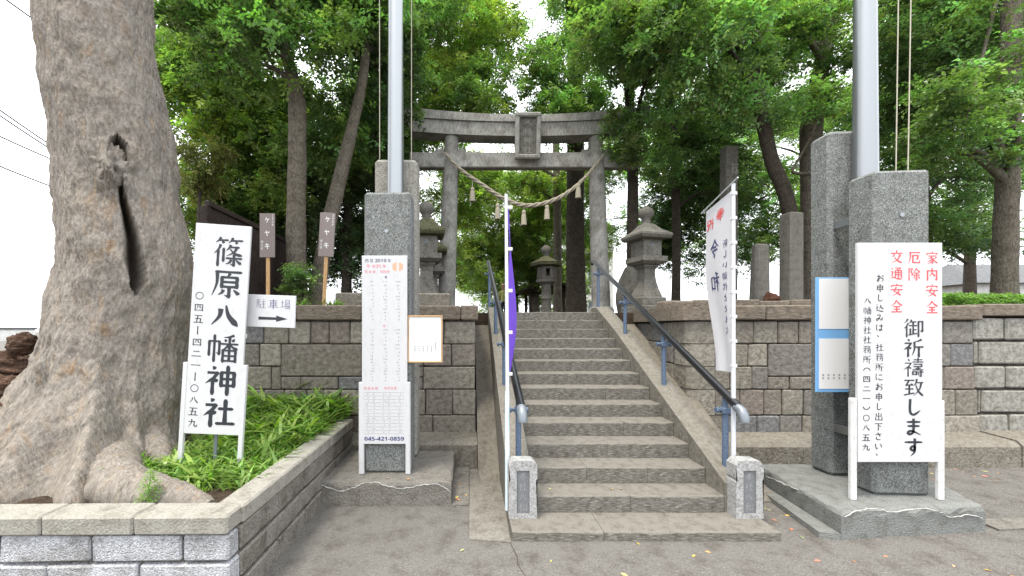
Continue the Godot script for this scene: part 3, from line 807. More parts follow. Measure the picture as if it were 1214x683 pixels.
	for u in [[870.5, 906], [906, 967], [967, 1040], [1040, 1105], [1105, 1162]]:
		put("coping_stone", span(X(u[0], d) + 0.004, X(u[1], d) - 0.004, 2.032, 2.248, 5.90, 6.34, 0.018, 0.006), M.coping, r)
	# ---- newer wall that carries on to the right
	var n := thing("retaining_wall", "pale moulded block retaining wall with wide dark joints under a hedge", "wall", Vector3.ZERO)
	put("core", slab([[7.6, 6.06], [30, 6.06], [30, 6.3], [7.6, 6.3]], -0.1, 2.03), M.mortar, n)
	put("footing", side_prism([[5.50, -0.05], [6.04, -0.05], [6.04, 0.40], [5.56, 0.36], [5.50, 0.3]], 7.6, 30.0), M.footing, n)
	var nv := [376.0, 404.0, 433.0, 461.5, 490.5, 514.5]
	for k in 5:
		var us: Array = [[1154, 1192], [1155, 1162], [1156.5, 1193.4], [1160, 1164.5], [1163, 1198]][k]
		while us[-1] < 2300:
			us.append(us[-1] + 60.0)
		for i in us.size() - 1:
			stone(n, "block", Vector3(0, 0, -d), Vector3.RIGHT, Vector3.BACK, X(us[i], d), X(us[i + 1], d), Y(nv[k + 1], d), Y(nv[k], d), M.newwall, 0.017, 0.02, 0.0)
	var u0 := 1162.5
	while u0 < 2300.0:
		put("coping_stone", span(X(u0, d) + 0.004, X(u0 + 76, d) - 0.004, 2.095, 2.27, 5.91, 6.34, 0.015, 0.004), M.coping, n)
		u0 += 76.0

# a step with a worn, wavering nosing: clean tread, streaked riser
func step_mesh(x0: float, x1: float, y0: float, y1: float, d0: float, d1: float) -> ArrayMesh:
	var top := begin()
	var front := begin()
	var n := maxi(4, int((x1 - x0) / 0.07))
	var a := []
	for i in n + 1:
		var x := lerpf(x0, x1, float(i) / n)
		var w := rnd(0.006, 0.013) + (0.012 * rng.randf() if rng.randf() < 0.12 else 0.0)
		var e := 0.004 if i == 0 or i == n else 0.0
		a.append([Vector3(x, y0, -d0 - e), Vector3(x, y1 - w * 1.1, -d0 - e), Vector3(x, y1 - w * 0.3, -d0 - w * 0.35), Vector3(x, y1, -d0 - w * 1.2), Vector3(x, y1, -d1), Vector3(x, y0, -d1)])
	front.set_smooth_group(0)
	top.set_smooth_group(0)
	for i in n:
		var b: Array = a[i]
		var c: Array = a[i + 1]
		face(front, [b[0], c[0], c[1], b[1]], Vector3.BACK)
		face(top, [b[1], c[1], c[2], b[2]], Vector3(0, 0.5, 1))
		face(top, [b[2], c[2], c[3], b[3]], Vector3(0, 1, 0.5))
		face(top, [b[3], c[3], c[4], b[4]], Vector3.UP)
		face(top, [b[4], c[4], c[5], b[5]], Vector3.FORWARD)
	face(front, a[0], Vector3.LEFT)
	face(front, a[n], Vector3.RIGHT)
	top.generate_normals()
	front.generate_normals()
	var m: ArrayMesh = top.commit()
	front.commit(m)
	m.surface_set_material(0, M.step)
	m.surface_set_material(1, M.riser)
	return m

func stairs() -> void:
	var s := thing("stone_staircase", "flight of worn beige stone steps rising between the walls", "stairs")
	put("core", side_prism([[3.95, -0.05], [8.25, -0.05], [8.25, 2.05], [7.98, 2.05], [4.02, 0.06], [3.95, 0.0]], 0.64, 2.56), M.mortar, s)
	for p in [[0.393, 1.22], [1.22, 2.81]]:
		put("step_stone", step_mesh(p[0] + 0.002, p[1] - 0.002, -0.1, 0.083, 3.60, 4.05), null, s)
	for k in range(1, 14):
		var d0 := (11.075 + k) * GOING
		var joints := [0.655, 1.61, 2.548] if k % 2 == 1 else [0.655, 1.275, 1.93, 2.548]
		var d1 := d0 + (0.42 if k < 13 else 0.75)
		for i in joints.size() - 1:
			put("step_stone", step_mesh(joints[i] + 0.0015, joints[i + 1] - 0.0015, 0.083 + (k - 1) * RISE + 0.002, 0.083 + k * RISE + rnd(-0.002, 0.002), d0 + rnd(-0.003, 0.003), d1), null, s)
	# stringers in three lengths, 0.13 m above the line of the nosings
	var line := func(dd: float) -> float: return 0.083 + (dd / GOING - 11.075) * RISE + 0.125
	for side in [[0.40, 0.652], [2.552, 2.82]]:
		for g in [[3.99, 5.72], [5.722, 7.0], [7.002, 8.2]]:
			var y0: float = line.call(g[0])
			var y1: float = line.call(g[1])
			var poly := [[g[0], -0.05], [g[1], -0.05], [g[1], y1], [g[0], y0]]
			if g[1] > 8.0:
				poly = [[g[0], -0.05], [8.35, -0.05], [8.35, 2.33], [8.02, 2.33], [g[0], y0]]
			put("stringer", side_prism(poly, side[0], side[1]), M.stringer, s)
	# carved newel stones at the foot
	for q in [[0.393, 0.664, "grey carved newel stone at the foot of the stairs beside the purple banner"], [2.575, 2.838, "grey carved newel stone at the foot of the stairs beside the white banner"]]:
		var n := thing("newel_stone", q[2], "stone post", Vector3((q[0] + q[1]) * 0.5, 0.083, -3.925), "newel stones at the stair foot")
		var wd: float = q[1] - q[0]
		var st := begin()
		var h := wd * 0.5
		# outline with a notch cut into both edges
		var prof := [[-h, 0.0], [h, 0.0], [h, 0.345], [h - 0.013, 0.365], [h, 0.385], [h, 0.51], [h - 0.04, 0.555], [-h + 0.04, 0.555], [-h, 0.51], [-h, 0.385], [-h + 0.013, 0.365], [-h, 0.345]]
		var ring := []
		for z in [0.07, -0.08]:
			var rr := []
			for p in prof:
				rr.append(Vector3(p[0], p[1], z))
			ring.append(rr)
		# the front is a frame around a sunk panel
		var px := 0.062
		var py0 := 0.045
		var py1 := 0.46
		var f: Array = ring[0]
		var q0 := Vector3(-px, py0, 0.07)
		var q1 := Vector3(px, py0, 0.07)
		var q2 := Vector3(px, py1, 0.07)
		var q3 := Vector3(-px, py1, 0.07)
		face(st, [f[0], f[1], q1, q0], Vector3.BACK)
		face(st, [f[1], f[2], f[3], f[4], f[5], q2, q1], Vector3.BACK)
		face(st, [f[5], f[6], f[7], f[8], q3, q2], Vector3.BACK)
		face(st, [f[8], f[9], f[10], f[11], f[0], q0, q3], Vector3.BACK)
		for e in [[q0, q1, Vector3.UP], [q1, q2, Vector3.LEFT], [q2, q3, Vector3.DOWN], [q3, q0, Vector3.RIGHT]]:
			face(st, [e[0], e[1], e[1] - Vector3(0, 0, 0.012), e[0] - Vector3(0, 0, 0.012)], e[2])
		var g2: Array = ring[1]
		for i in prof.size():
			var j := (i + 1) % prof.size()
			var mid: Vector3 = (f[i] + f[j]) * 0.5 - Vector3(0, 0.27, 0)
			mid.z = 0
			face(st, [f[i], f[j], g2[j], g2[i]], mid)
		put("body", done(st), M.newel, n)
		put("panel", box(Vector3(px * 2 - 0.001, py1 - py0 - 0.001, 0.006)), M.newel_dark, n, Vector3(0, (py0 + py1) * 0.5, 0.0545))
		letters(n, "奉社八和", M.newel, 0.0, 0.40, Vector2(0.085, 0.082), Vector2(0, -0.098), 0.0578, 0.5, "carving")
	# handrails
	handrail(0.53, 0.43, "black handrail on blue grey posts beside the purple banner")
	handrail(2.69, 2.69, "black handrail on blue grey posts beside the white banner")

func handrail(xa: float, xb: float, label: String) -> void:
	var h := thing("handrail", label, "handrail", Vector3.ZERO, "handrails of the stairs")
	var rail := func(dd: float) -> Vector3:
		return Vector3(lerpf(xa, xb, (dd - 4.0) / 4.8), 1.175 + (dd - 4.1) * 0.482, -dd)
	var st := begin()
	var p0: Vector3 = rail.call(4.0)
	var p1: Vector3 = rail.call(8.55)
	add_tube(st, [p0, p1, p1 + Vector3(0, 0.02, -0.08), p1 + Vector3(0, -0.02, -0.15)], [0.044, 0.042, 0.042, 0.034], 12)
	put("rail", done(st), M.rail, h)
	put("rail_end", tube([p0 + Vector3(0, 0.001, -0.02), p0 + Vector3(0, -0.03, 0.05), p0 + Vector3(0, -0.09, 0.085), p0 + Vector3(0, -0.13, 0.09)], [0.046, 0.05, 0.05, 0.047], 12), M.rail_cap, h)
	for dd in [4.2, 5.52, 6.88, 8.3]:
		var top: Vector3 = rail.call(dd)
		var base: float = minf(0.083 + (dd / GOING - 11.075) * RISE + 0.12, 2.32)
		var o := put("post", tube([Vector3(top.x, base - 0.02, -dd), Vector3(top.x, top.y - 0.035, -dd)], [0.03], 10), M.rail_post, h)
		var cs := begin()
		add_box(cs, at(top.x, top.y - 0.17, dd), Vector3(0.085, 0.07, 0.085), 0.012)
		add_tube(cs, [Vector3(top.x - 0.085, top.y - 0.165, -dd), Vector3(top.x + 0.085, top.y - 0.165, -dd)], [0.016], 8)
		for sx in [-1, 1]:
			add_tube(cs, [Vector3(top.x + sx * 0.075, top.y - 0.165, -dd), Vector3(top.x + sx * 0.1, top.y - 0.165, -dd)], [0.03], 10)
		put("clamp", done(cs), M.rail_post, o)

# ---------- flag mounts ----------
func plinths() -> void:
	var L := thing("flag_plinth", "low cracked concrete plinth under the flag mount beside the planter", "plinth")
	uneven_slab(L, [[-1.655, 4.32], [-1.2, 4.31], [-0.18, 4.315], [-0.178, 5.46], [-1.6, 5.46]], 0.263, M.plinth, 4)
	var R := thing("flag_plinth", "wide chipped grey plinth under the tall prayer sign", "plinth")
	uneven_slab(R, [[3.37, 3.625], [4.1, 3.70], [4.86, 3.77], [5.06, 4.25], [5.1, 4.95], [3.55, 4.95]], 0.25, M.plinth_grey, 7)
	# pale lime that has bled out of the cracks under the top coat
	lime(L, [[378, 574], [392, 579], [405, 582], [420, 578], [432, 573], [445, 572], [460, 577], [480, 579], [500, 575], [515, 574], [525, 577], [534, 583]], 4.313, 4.313)
	lime(R, [[1001, 613], [1015, 606], [1035, 603], [1060, 607], [1090, 603], [1112, 606], [1128, 613], [1150, 611], [1164, 615]], 3.628, 3.76)
	lime(R, [[1000, 613], [988, 603], [976, 597], [960, 588], [945, 580], [930, 574], [915, 567], [908, 565]], 3.632, 4.66)
	mount(Vector3(-0.92, 0.262, 0), 4.58, 5.1, 0.0, 3.47, 4.07, M.granite, M.granite_pale, 0.103, 0.086, "grey granite flag mount holding the thinner steel pole above the planter corner", "calendar")
	mount(Vector3(4.31, 0.249, 0), 3.985, 4.5, -0.05, 3.487, 4.14, M.granite, M.granite, 0.112, 0.088, "grey granite flag mount holding the thicker steel pole behind the prayer sign", "prayer")

func lime(parent: Node, px: Array, d0: float, d1: float) -> void:
	var pts := []
	for i in px.size():
		pts.append(P(px[i][0], px[i][1], lerpf(d0, d1, float(i) / (px.size() - 1))))
	pts = smooth_path(pts, 6)
	var rad := []
	for i in pts.size():
		pts[i] += Vector3(rnd(-0.006, 0.006), rnd(-0.007, 0.007), 0)
		rad.append(rnd(0.002, 0.0065))
	put("lime_seam", tube(pts, rad, 6), M.lime, parent)

func uneven_slab(parent: Node, poly: Array, h: float, m: Material, seed_: int) -> void:
	# plinth whose top edge is worn to a wavering chamfer
	var st := begin()
	var outer := []
	var mid := Vector2.ZERO
	for p in poly:
		mid += Vector2(p[0], p[1]) / poly.size()
	for i in poly.size():
		var a := Vector2(poly[i][0], poly[i][1])
		var b := Vector2(poly[(i + 1) % poly.size()][0], poly[(i + 1) % poly.size()][1])
		var n := maxi(2, int(a.distance_to(b) / 0.09))
		for k in n:
			outer.append(a.lerp(b, float(k) / n))
	var rings := []
	for lv in 4:
		var ring := []
		for p in outer:
			var q: Vector2 = p
			var inw: float = [0.0, 0.0, rnd(0.004, 0.03), rnd(0.05, 0.12)][lv]
			var y: float = [-0.05, h - rnd(0.025, 0.07), h - rnd(0.008, 0.02), h + rnd(-0.004, 0.004)][lv]
			q = q + (mid - q).normalized() * inw + Vector2(rnd(-0.004, 0.004), rnd(-0.004, 0.004))
			ring.append(Vector3(q.x, y, -q.y))
		rings.append(ring)
	var c3 := Vector3(mid.x, h, -mid.y)
	for lv in 3:
		for k in outer.size():
			var k2 := (k + 1) % outer.size()
			var out: Vector3 = rings[lv][k] - c3
			out.y = 0.15 if lv < 2 else 2.0
			face(st, [rings[lv][k], rings[lv][k2], rings[lv + 1][k2]], out)
			face(st, [rings[lv][k], rings[lv + 1][k2], rings[lv + 1][k]], out)
	for k in outer.size():
		face(st, [rings[3][k], rings[3][(k + 1) % outer.size()], c3], Vector3.UP)
	put("slab", done(st), m, parent)

func mount(base: Vector3, d0: float, d1: float, turn: float, h0: float, h1: float, m0: Material, m1: Material, r0: float, r1: float, label: String, which: String) -> void:
	var o := thing("flagpole", label, "flagpole", Vector3(base.x, base.y, -d0), "flagpoles", turn)
	var y := base.y
	var front := begin()
	var t := Transform3D(Basis(), Vector3(0, (h0 - y) * 0.5, -0.15))
	add_box(front, t, Vector3(0.54, h0 - y, 0.3), 0.028, 0.004)
	put("front_post", done(front), m0, o)
	var bolt := begin()
	add_tube(bolt, [Vector3(-0.01, h0 - y - 0.45, -0.02), Vector3(-0.01, h0 - y - 0.45, 0.012)], [0.022], 10)
	put("bolt", done(bolt), M.steel, o)
	var dz := d1 - d0
	var back := begin()
	add_box(back, Transform3D(Basis(), Vector3(0.0, (h1 - y) * 0.5, -dz - 0.15)), Vector3(0.54, h1 - y, 0.3), 0.04, 0.004)
	put("back_post", done(back), m1, o)
	var pz := -0.3 - r0 - 0.004
	var tops := 9.5
	put("pole", tube([Vector3(0.02, 0.3, pz), Vector3(0.02, h0 - y - 0.3, pz), Vector3(0.02, tops, pz)], [r0, r0, r1 * 0.8], 24), M.steel, o)
	for hy in [0.55, h0 - y - 0.42]:
		var br := begin()
		add_box(br, Transform3D(Basis(), Vector3(-0.225, hy, -0.3 - (dz - 0.3) * 0.5)), Vector3(0.014, 0.09, dz - 0.302), 0.003)
		put("strap", done(br), M.steel, o)
	for q in ([[0.195, 0.2, -0.33], [-0.21, -0.22, -0.33]] if which == "calendar" else [[0.17, 0.26, -0.24], [0.25, 0.36, -0.2]]):
		put("halyard", tube([Vector3(q[0], (h0 - y + 0.0) if which == "prayer" else h1 - y, q[2] if which == "prayer" else -dz - 0.03), Vector3(q[1] * 0.98, tops, q[2] if which == "prayer" else -dz - 0.03)], [0.0055], 6), M.rope, o)

# ---------- planter with the old tree ----------
func planter() -> void:
	var p := thing("planter_wall", "grey split-face block planter wall with flat caps round the old tree", "planter wall")
	put("core", slab([[-6.2, 2.66], [-1.63, 2.70], [-1.64, 5.48], [-1.78, 5.48], [-1.78, 2.86], [-6.2, 2.82]], -0.05, 0.53), M.mortar, p)
	# front face runs from the corner out of the picture
	var fa := Vector3(-1.58, 0, -2.655)
	var fd := (Vector3(-6.2, 0, -2.60) - fa).normalized()
	var rows := [[-0.02, 0.165], [0.175, 0.355], [0.365, 0.545]]
	var n := 0
	for k in 3:
		var s := 0.0
		var first := true
		while s < 4.55:
			var e := s + (0.31 if first and k % 2 == 0 else 0.60)
			first = false
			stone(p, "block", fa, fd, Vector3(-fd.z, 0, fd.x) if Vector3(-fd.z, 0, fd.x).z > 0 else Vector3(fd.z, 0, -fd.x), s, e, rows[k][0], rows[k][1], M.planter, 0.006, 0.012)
			s = e
	var sa := Vector3(-1.58, 0, -2.79)
	for k in 3:
		var s := 0.0
		var first := true
		while s < 2.65:
			var e := minf(s + (0.36 if first and k % 2 == 1 else 0.56), 2.69)
			first = false
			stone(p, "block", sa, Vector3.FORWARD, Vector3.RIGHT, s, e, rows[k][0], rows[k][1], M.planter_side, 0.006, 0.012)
			s = e
	var s2 := 0.0
	for w in [0.62, 0.6, 0.6, 0.6, 0.6, 0.6, 0.6, 0.6]:
		var st := begin()
		var mid: Vector3 = fa + fd * (s2 + w * 0.5) + Vector3(0, 0.615, -0.09)
		add_box(st, Transform3D(Basis(-fd, Vector3.UP, -fd.cross(Vector3.UP)), mid), Vector3(w - 0.006, 0.128, 0.22), 0.014, 0.002)
		put("cap", done(st), M.cap, p)
		s2 += w
	s2 = 2.80
	for w in [0.6, 0.6, 0.6, 0.6, 0.27]:
		put("cap", span(-1.775, -1.565, 0.551, 0.679, s2 + 0.003, s2 + w - 0.003, 0.014, 0.002), M.cap, p)
		s2 += w
	# soil inside, banked up towards the wall
	var nz := noise(FastNoiseLite.TYPE_SIMPLEX_SMOOTH, 0.6, 3, 4)
	var so := begin()
	so.set_smooth_group(0)
	var g := []
	for i in 25:
		var r := []
		for k in 17:
			var x := lerpf(-9.0, -1.74, i / 24.0)
			var d := lerpf(2.82, 5.98, k / 16.0)
			r.append(Vector3(x, soil_y(x, d) + nz.get_noise_2d(x * 3, d * 3) * 0.03, -d))
		g.append(r)
	for i in 24:
		for k in 16:
			for v in [g[i][k], g[i][k + 1], g[i + 1][k + 1], g[i][k], g[i + 1][k + 1], g[i + 1][k]]:
				so.add_vertex(v)
	var soil := structure("planter_soil", done(so), M.soil)

func soil_y(x: float, d: float) -> float:
	return 0.57 + clampf((d - 4.0) / 2.0, 0.0, 1.0) * 0.14 + 0.09 * exp(-(pow(x + 3.74, 2.0) + pow(d - 4.33, 2.0)) / 0.9)

func curve(keys: Array, y: float) -> float:
	if y <= keys[0][0]:
		return keys[0][1]
	for i in keys.size() - 1:
		if y <= keys[i + 1][0]:
			var t: float = (y - keys[i][0]) / (keys[i + 1][0] - keys[i][0])
			return lerpf(keys[i][1], keys[i + 1][1], t * t * (3.0 - 2.0 * t))
	return keys[-1][1]

func old_tree() -> void:
	var o := thing("old_zelkova_tree", "huge old grey tree with a hollow cleft and spreading roots in the planter", "tree", Vector3(-3.74, 0.5, -4.33))
	var cx := [[0.0, -3.74], [1.83, -3.75], [2.66, -3.68], [3.5, -3.77], [5.2, -3.93], [8.0, -4.15]]
	var cd := [[0.0, 4.33], [1.83, 4.33], [2.66, 4.38], [3.5, 4.33], [5.2, 4.24], [8.0, 4.2]]
	var cr := [[0.0, 0.54], [1.0, 0.56], [1.83, 0.60], [2.66, 0.575], [3.5, 0.515], [5.2, 0.49], [8.0, 0.46]]
	# roots: direction, half width, reach at the ground, how fast they sink
	var roots := [[27, 0.18, 1.2, 1.9], [3, 0.19, 1.1, 1.8], [-25, 0.25, 1.0, 1.7], [-60, 0.3, 1.1, 1.8], [-100, 0.25, 0.9, 2.2], [150, 0.35, 0.6, 2.4], [72, 0.18, 0.25, 2.0], [48, 0.17, 0.42, 1.8]]
	var big := noise(FastNoiseLite.TYPE_SIMPLEX_SMOOTH, 1.4, 3, 21)
	var fine := noise(FastNoiseLite.TYPE_SIMPLEX_SMOOTH, 7.0, 4, 22)
	var flake := noise(FastNoiseLite.TYPE_CELLULAR, 5.0, 1, 23)
	flake.cellular_return_type = FastNoiseLite.RETURN_CELL_VALUE
	var nt := 330
	var ny := 300
	var grid := []
	for i in ny + 1:
		var t := float(i) / ny
		var y := lerpf(0.42, 8.0, pow(t, 1.35))
		var ym := EYE + (y - EYE) / 1.083
		var x0 := curve(cx, y)
		var d0 := curve(cd, y)
		var r0 := curve(cr, y)
		var row_ := []
		for k in nt:
			var th := TAU * k / nt
			var deg := rad_to_deg(th)
			var r := r0
			var low := clampf((1.95 - y) / 1.5, 0.0, 1.0)
			for q in roots:
				var dd: float = absf(wrapf(deg - q[0] - low * 3.0, -180.0, 180.0)) / 57.3 / q[1]
				r += q[2] * exp(-pow(dd, 1.5)) * pow(low, q[3])
			# long ribs run up from the roots
			r += 0.035 * sin(th * 5.0 + y * 0.5) * clampf(1.5 - y * 0.3, 0.0, 1.0)
			var dirv := Vector3(sin(th), 0, cos(th))
			var q3 := dirv * r + Vector3(0, y, 0)
			r += big.get_noise_3d(q3.x * 1.2, y * 0.7, q3.z * 1.2) * curve([[1.2, 0.085], [2.6, 0.045]], y) + fine.get_noise_3d(q3.x, y * 0.4, q3.z) * 0.028
			r += flake.get_noise_3d(q3.x * 1.5, y * 0.9, q3.z * 1.5) * 0.006
			# the cleft: a slit with swollen lips, and a knob of callus near its top
			var mid := 42.0 + curve([[2.0, 10.0], [2.3, 6.0], [2.6, 0.0], [3.2, -1.0], [4.0, 0.0]], ym)
			var open := curve([[2.2, 0.0], [2.33, 5.5], [2.52, 6.5], [2.8, 5.0], [3.05, 3.2], [3.2, 1.6], [3.33, 3.0], [3.43, 7.0], [3.57, 7.0], [3.68, 0.0]], ym)
			var off := wrapf(deg - mid, -180.0, 180.0)
			if open > 0.01:
				var a := absf(off) / open
				r -= minf(0.5, r0 * 0.92) * smoothstep(1.12, 0.82, a)
				r += 0.035 * exp(-pow((absf(off) - open * 1.5) / 6.0, 2.0)) * clampf(open / 6.0, 0.0, 1.0)
			var kn := Vector2((off + 5.0) / 11.0, (ym - 3.25) / 0.13)
			r += 0.17 * exp(-kn.length_squared()) * (1.0 + 1.1 * fine.get_noise_3d(q3.x * 2.2, y * 2.2, q3.z * 2.2))
			var p := Vector3(x0, y, -d0) + dirv * r
			p.z = minf(p.z, -2.9)
			p.x = minf(p.x, -1.80)
			row_.append(p - o.position)
		grid.append(row_)
	var st := begin()
	st.set_smooth_group(0)
	for i in ny:
		for k in nt:
			var k2 := (k + 1) % nt
			for p in [grid[i][k], grid[i + 1][k], grid[i + 1][k2], grid[i][k], grid[i + 1][k2], grid[i][k2]]:
				st.add_vertex(p)
	var trunk := put("trunk", done(st), M.bark, o)
	var burl := put("burl", lump(Vector3(0.27, 0.4, 0.26), 0.75, 0.16, 44, 26, 34), M.bark, o, P(131, 199, 3.97) - o.position)
	# roots that snake over the soil
	for q in [[[-3.74, 0.75, 4.33, 0.3], [-3.42, 0.67, 3.86, 0.26], [-3.05, 0.63, 3.44, 0.22], [-2.72, 0.61, 3.2, 0.2], [-2.4, 0.6, 3.1, 0.17], [-2.15, 0.585, 3.06, 0.12], [-1.93, 0.565, 3.0, 0.06]], [[-3.7, 0.95, 4.3, 0.22], [-3.4, 0.84, 4.15, 0.2], [-3.14, 0.73, 4.0, 0.14], [-2.95, 0.66, 3.85, 0.1], [-2.8, 0.6, 3.72, 0.05]], [[-3.74, 0.6, 4.3, 0.25], [-4.0, 0.62, 3.5, 0.22], [-4.2, 0.58, 3.1, 0.15], [-4.3, 0.54, 2.95, 0.1]]]:
		var pts := []
		var rad := []
		for w in q:
			pts.append(Vector3(w[0], w[1], -w[2]) - o.position)
			rad.append(w[3])
		var sm := smooth_path(pts, 8)
		var rs := []
		for i in sm.size():
			var t := float(i) / (sm.size() - 1) * (rad.size() - 1)
			var j := mini(int(t), rad.size() - 2)
			rs.append(lerpf(rad[j], rad[j + 1], t - j))
		put("root", tube(sm, rs, 18, true, 0.085), M.bark, o)
	# rotten wood beside of the trunk
	for q in [[27, 408, 4.15, Vector3(0.22, 0.24, 0.24), 0.3, 31], [14, 437, 4.2, Vector3(0.62, 0.3, 0.4), 0.6, 32], [-8, 452, 4.1, Vector3(0.75, 0.34, 0.4), 0.7, 33], [20, 462, 4.05, Vector3(0.5, 0.26, 0.4), 0.7, 34], [8, 478, 3.95, Vector3(0.6, 0.16, 0.4), 0.6, 36], [-30, 470, 4.2, Vector3(0.8, 0.5, 0.6), 0.5, 35]]:
		var b := put("dead_root", lump(q[3], q[4], 0.16, q[5], 22, 30), M.rot, o, P(q[0], q[1], q[2]) - o.position)
		b.rotation = Vector3(0, 0.3, -0.35)
	# a crown high above, out of the picture, on two limbs
	var topc := Vector3(-4.12, 7.8, -4.2) - o.position
	for q in [[Vector3(-5.6, 11.5, -4.6), 0.24], [Vector3(-2.6, 12.0, -5.2), 0.22], [Vector3(-4.4, 12.5, -2.4), 0.2]]:
		var e: Vector3 = q[0] - o.position
		put("limb", tube(smooth_path([topc, topc.lerp(e, 0.5) + Vector3(0, 0.5, 0), e], 5), [0.33, 0.31, 0.29, 0.27, 0.25, 0.23, 0.21, 0.19, 0.17, 0.14, 0.1], 12), M.bark, o)
	crown(o, [[Vector3(-6.0, 12.3, -4.8), 1.7], [Vector3(-2.6, 13.0, -5.6), 1.7], [Vector3(-4.6, 13.4, -2.0), 1.7]], "leaf_mid", 0.6, 0.35)

func board(parent: Node, called: String, x0: float, x1: float, y0: float, y1: float, z: float, thick: float, m: Material, bev := 0.003) -> MeshInstance3D:
	return put(called, box(Vector3(x1 - x0, y1 - y0, thick), bev), m, parent, Vector3((x0 + x1) * 0.5, (y0 + y1) * 0.5, z - thick * 0.5))

# short printed dashes: rows of text too small to read
func dashes(parent: Node, cells: Array, m: Material, z: float, called := "print") -> void:
	var st := begin()
	for c in cells:
		var x: float = c[0]
		var w: float = c[2]
		var h: float = c[3]
		var n := maxi(1, int(w / (h * 1.25)))
		for i in n:
			if n > 1 and rng.randf() < 0.12:
				continue
			var cx := x + (i - (n - 1) * 0.5) * h * 1.25
			for j in 2:
				var yy: float = c[1] + (j - 0.5) * h * 0.5
				face(st, [Vector3(cx - h * 0.4, yy - h * 0.13, z), Vector3(cx + h * 0.4, yy - h * 0.13, z), Vector3(cx + h * 0.4, yy + h * 0.13, z), Vector3(cx - h * 0.4, yy + h * 0.13, z)], Vector3.BACK)
	put(called, done(st), m, parent).set_meta("kind", "stuff")

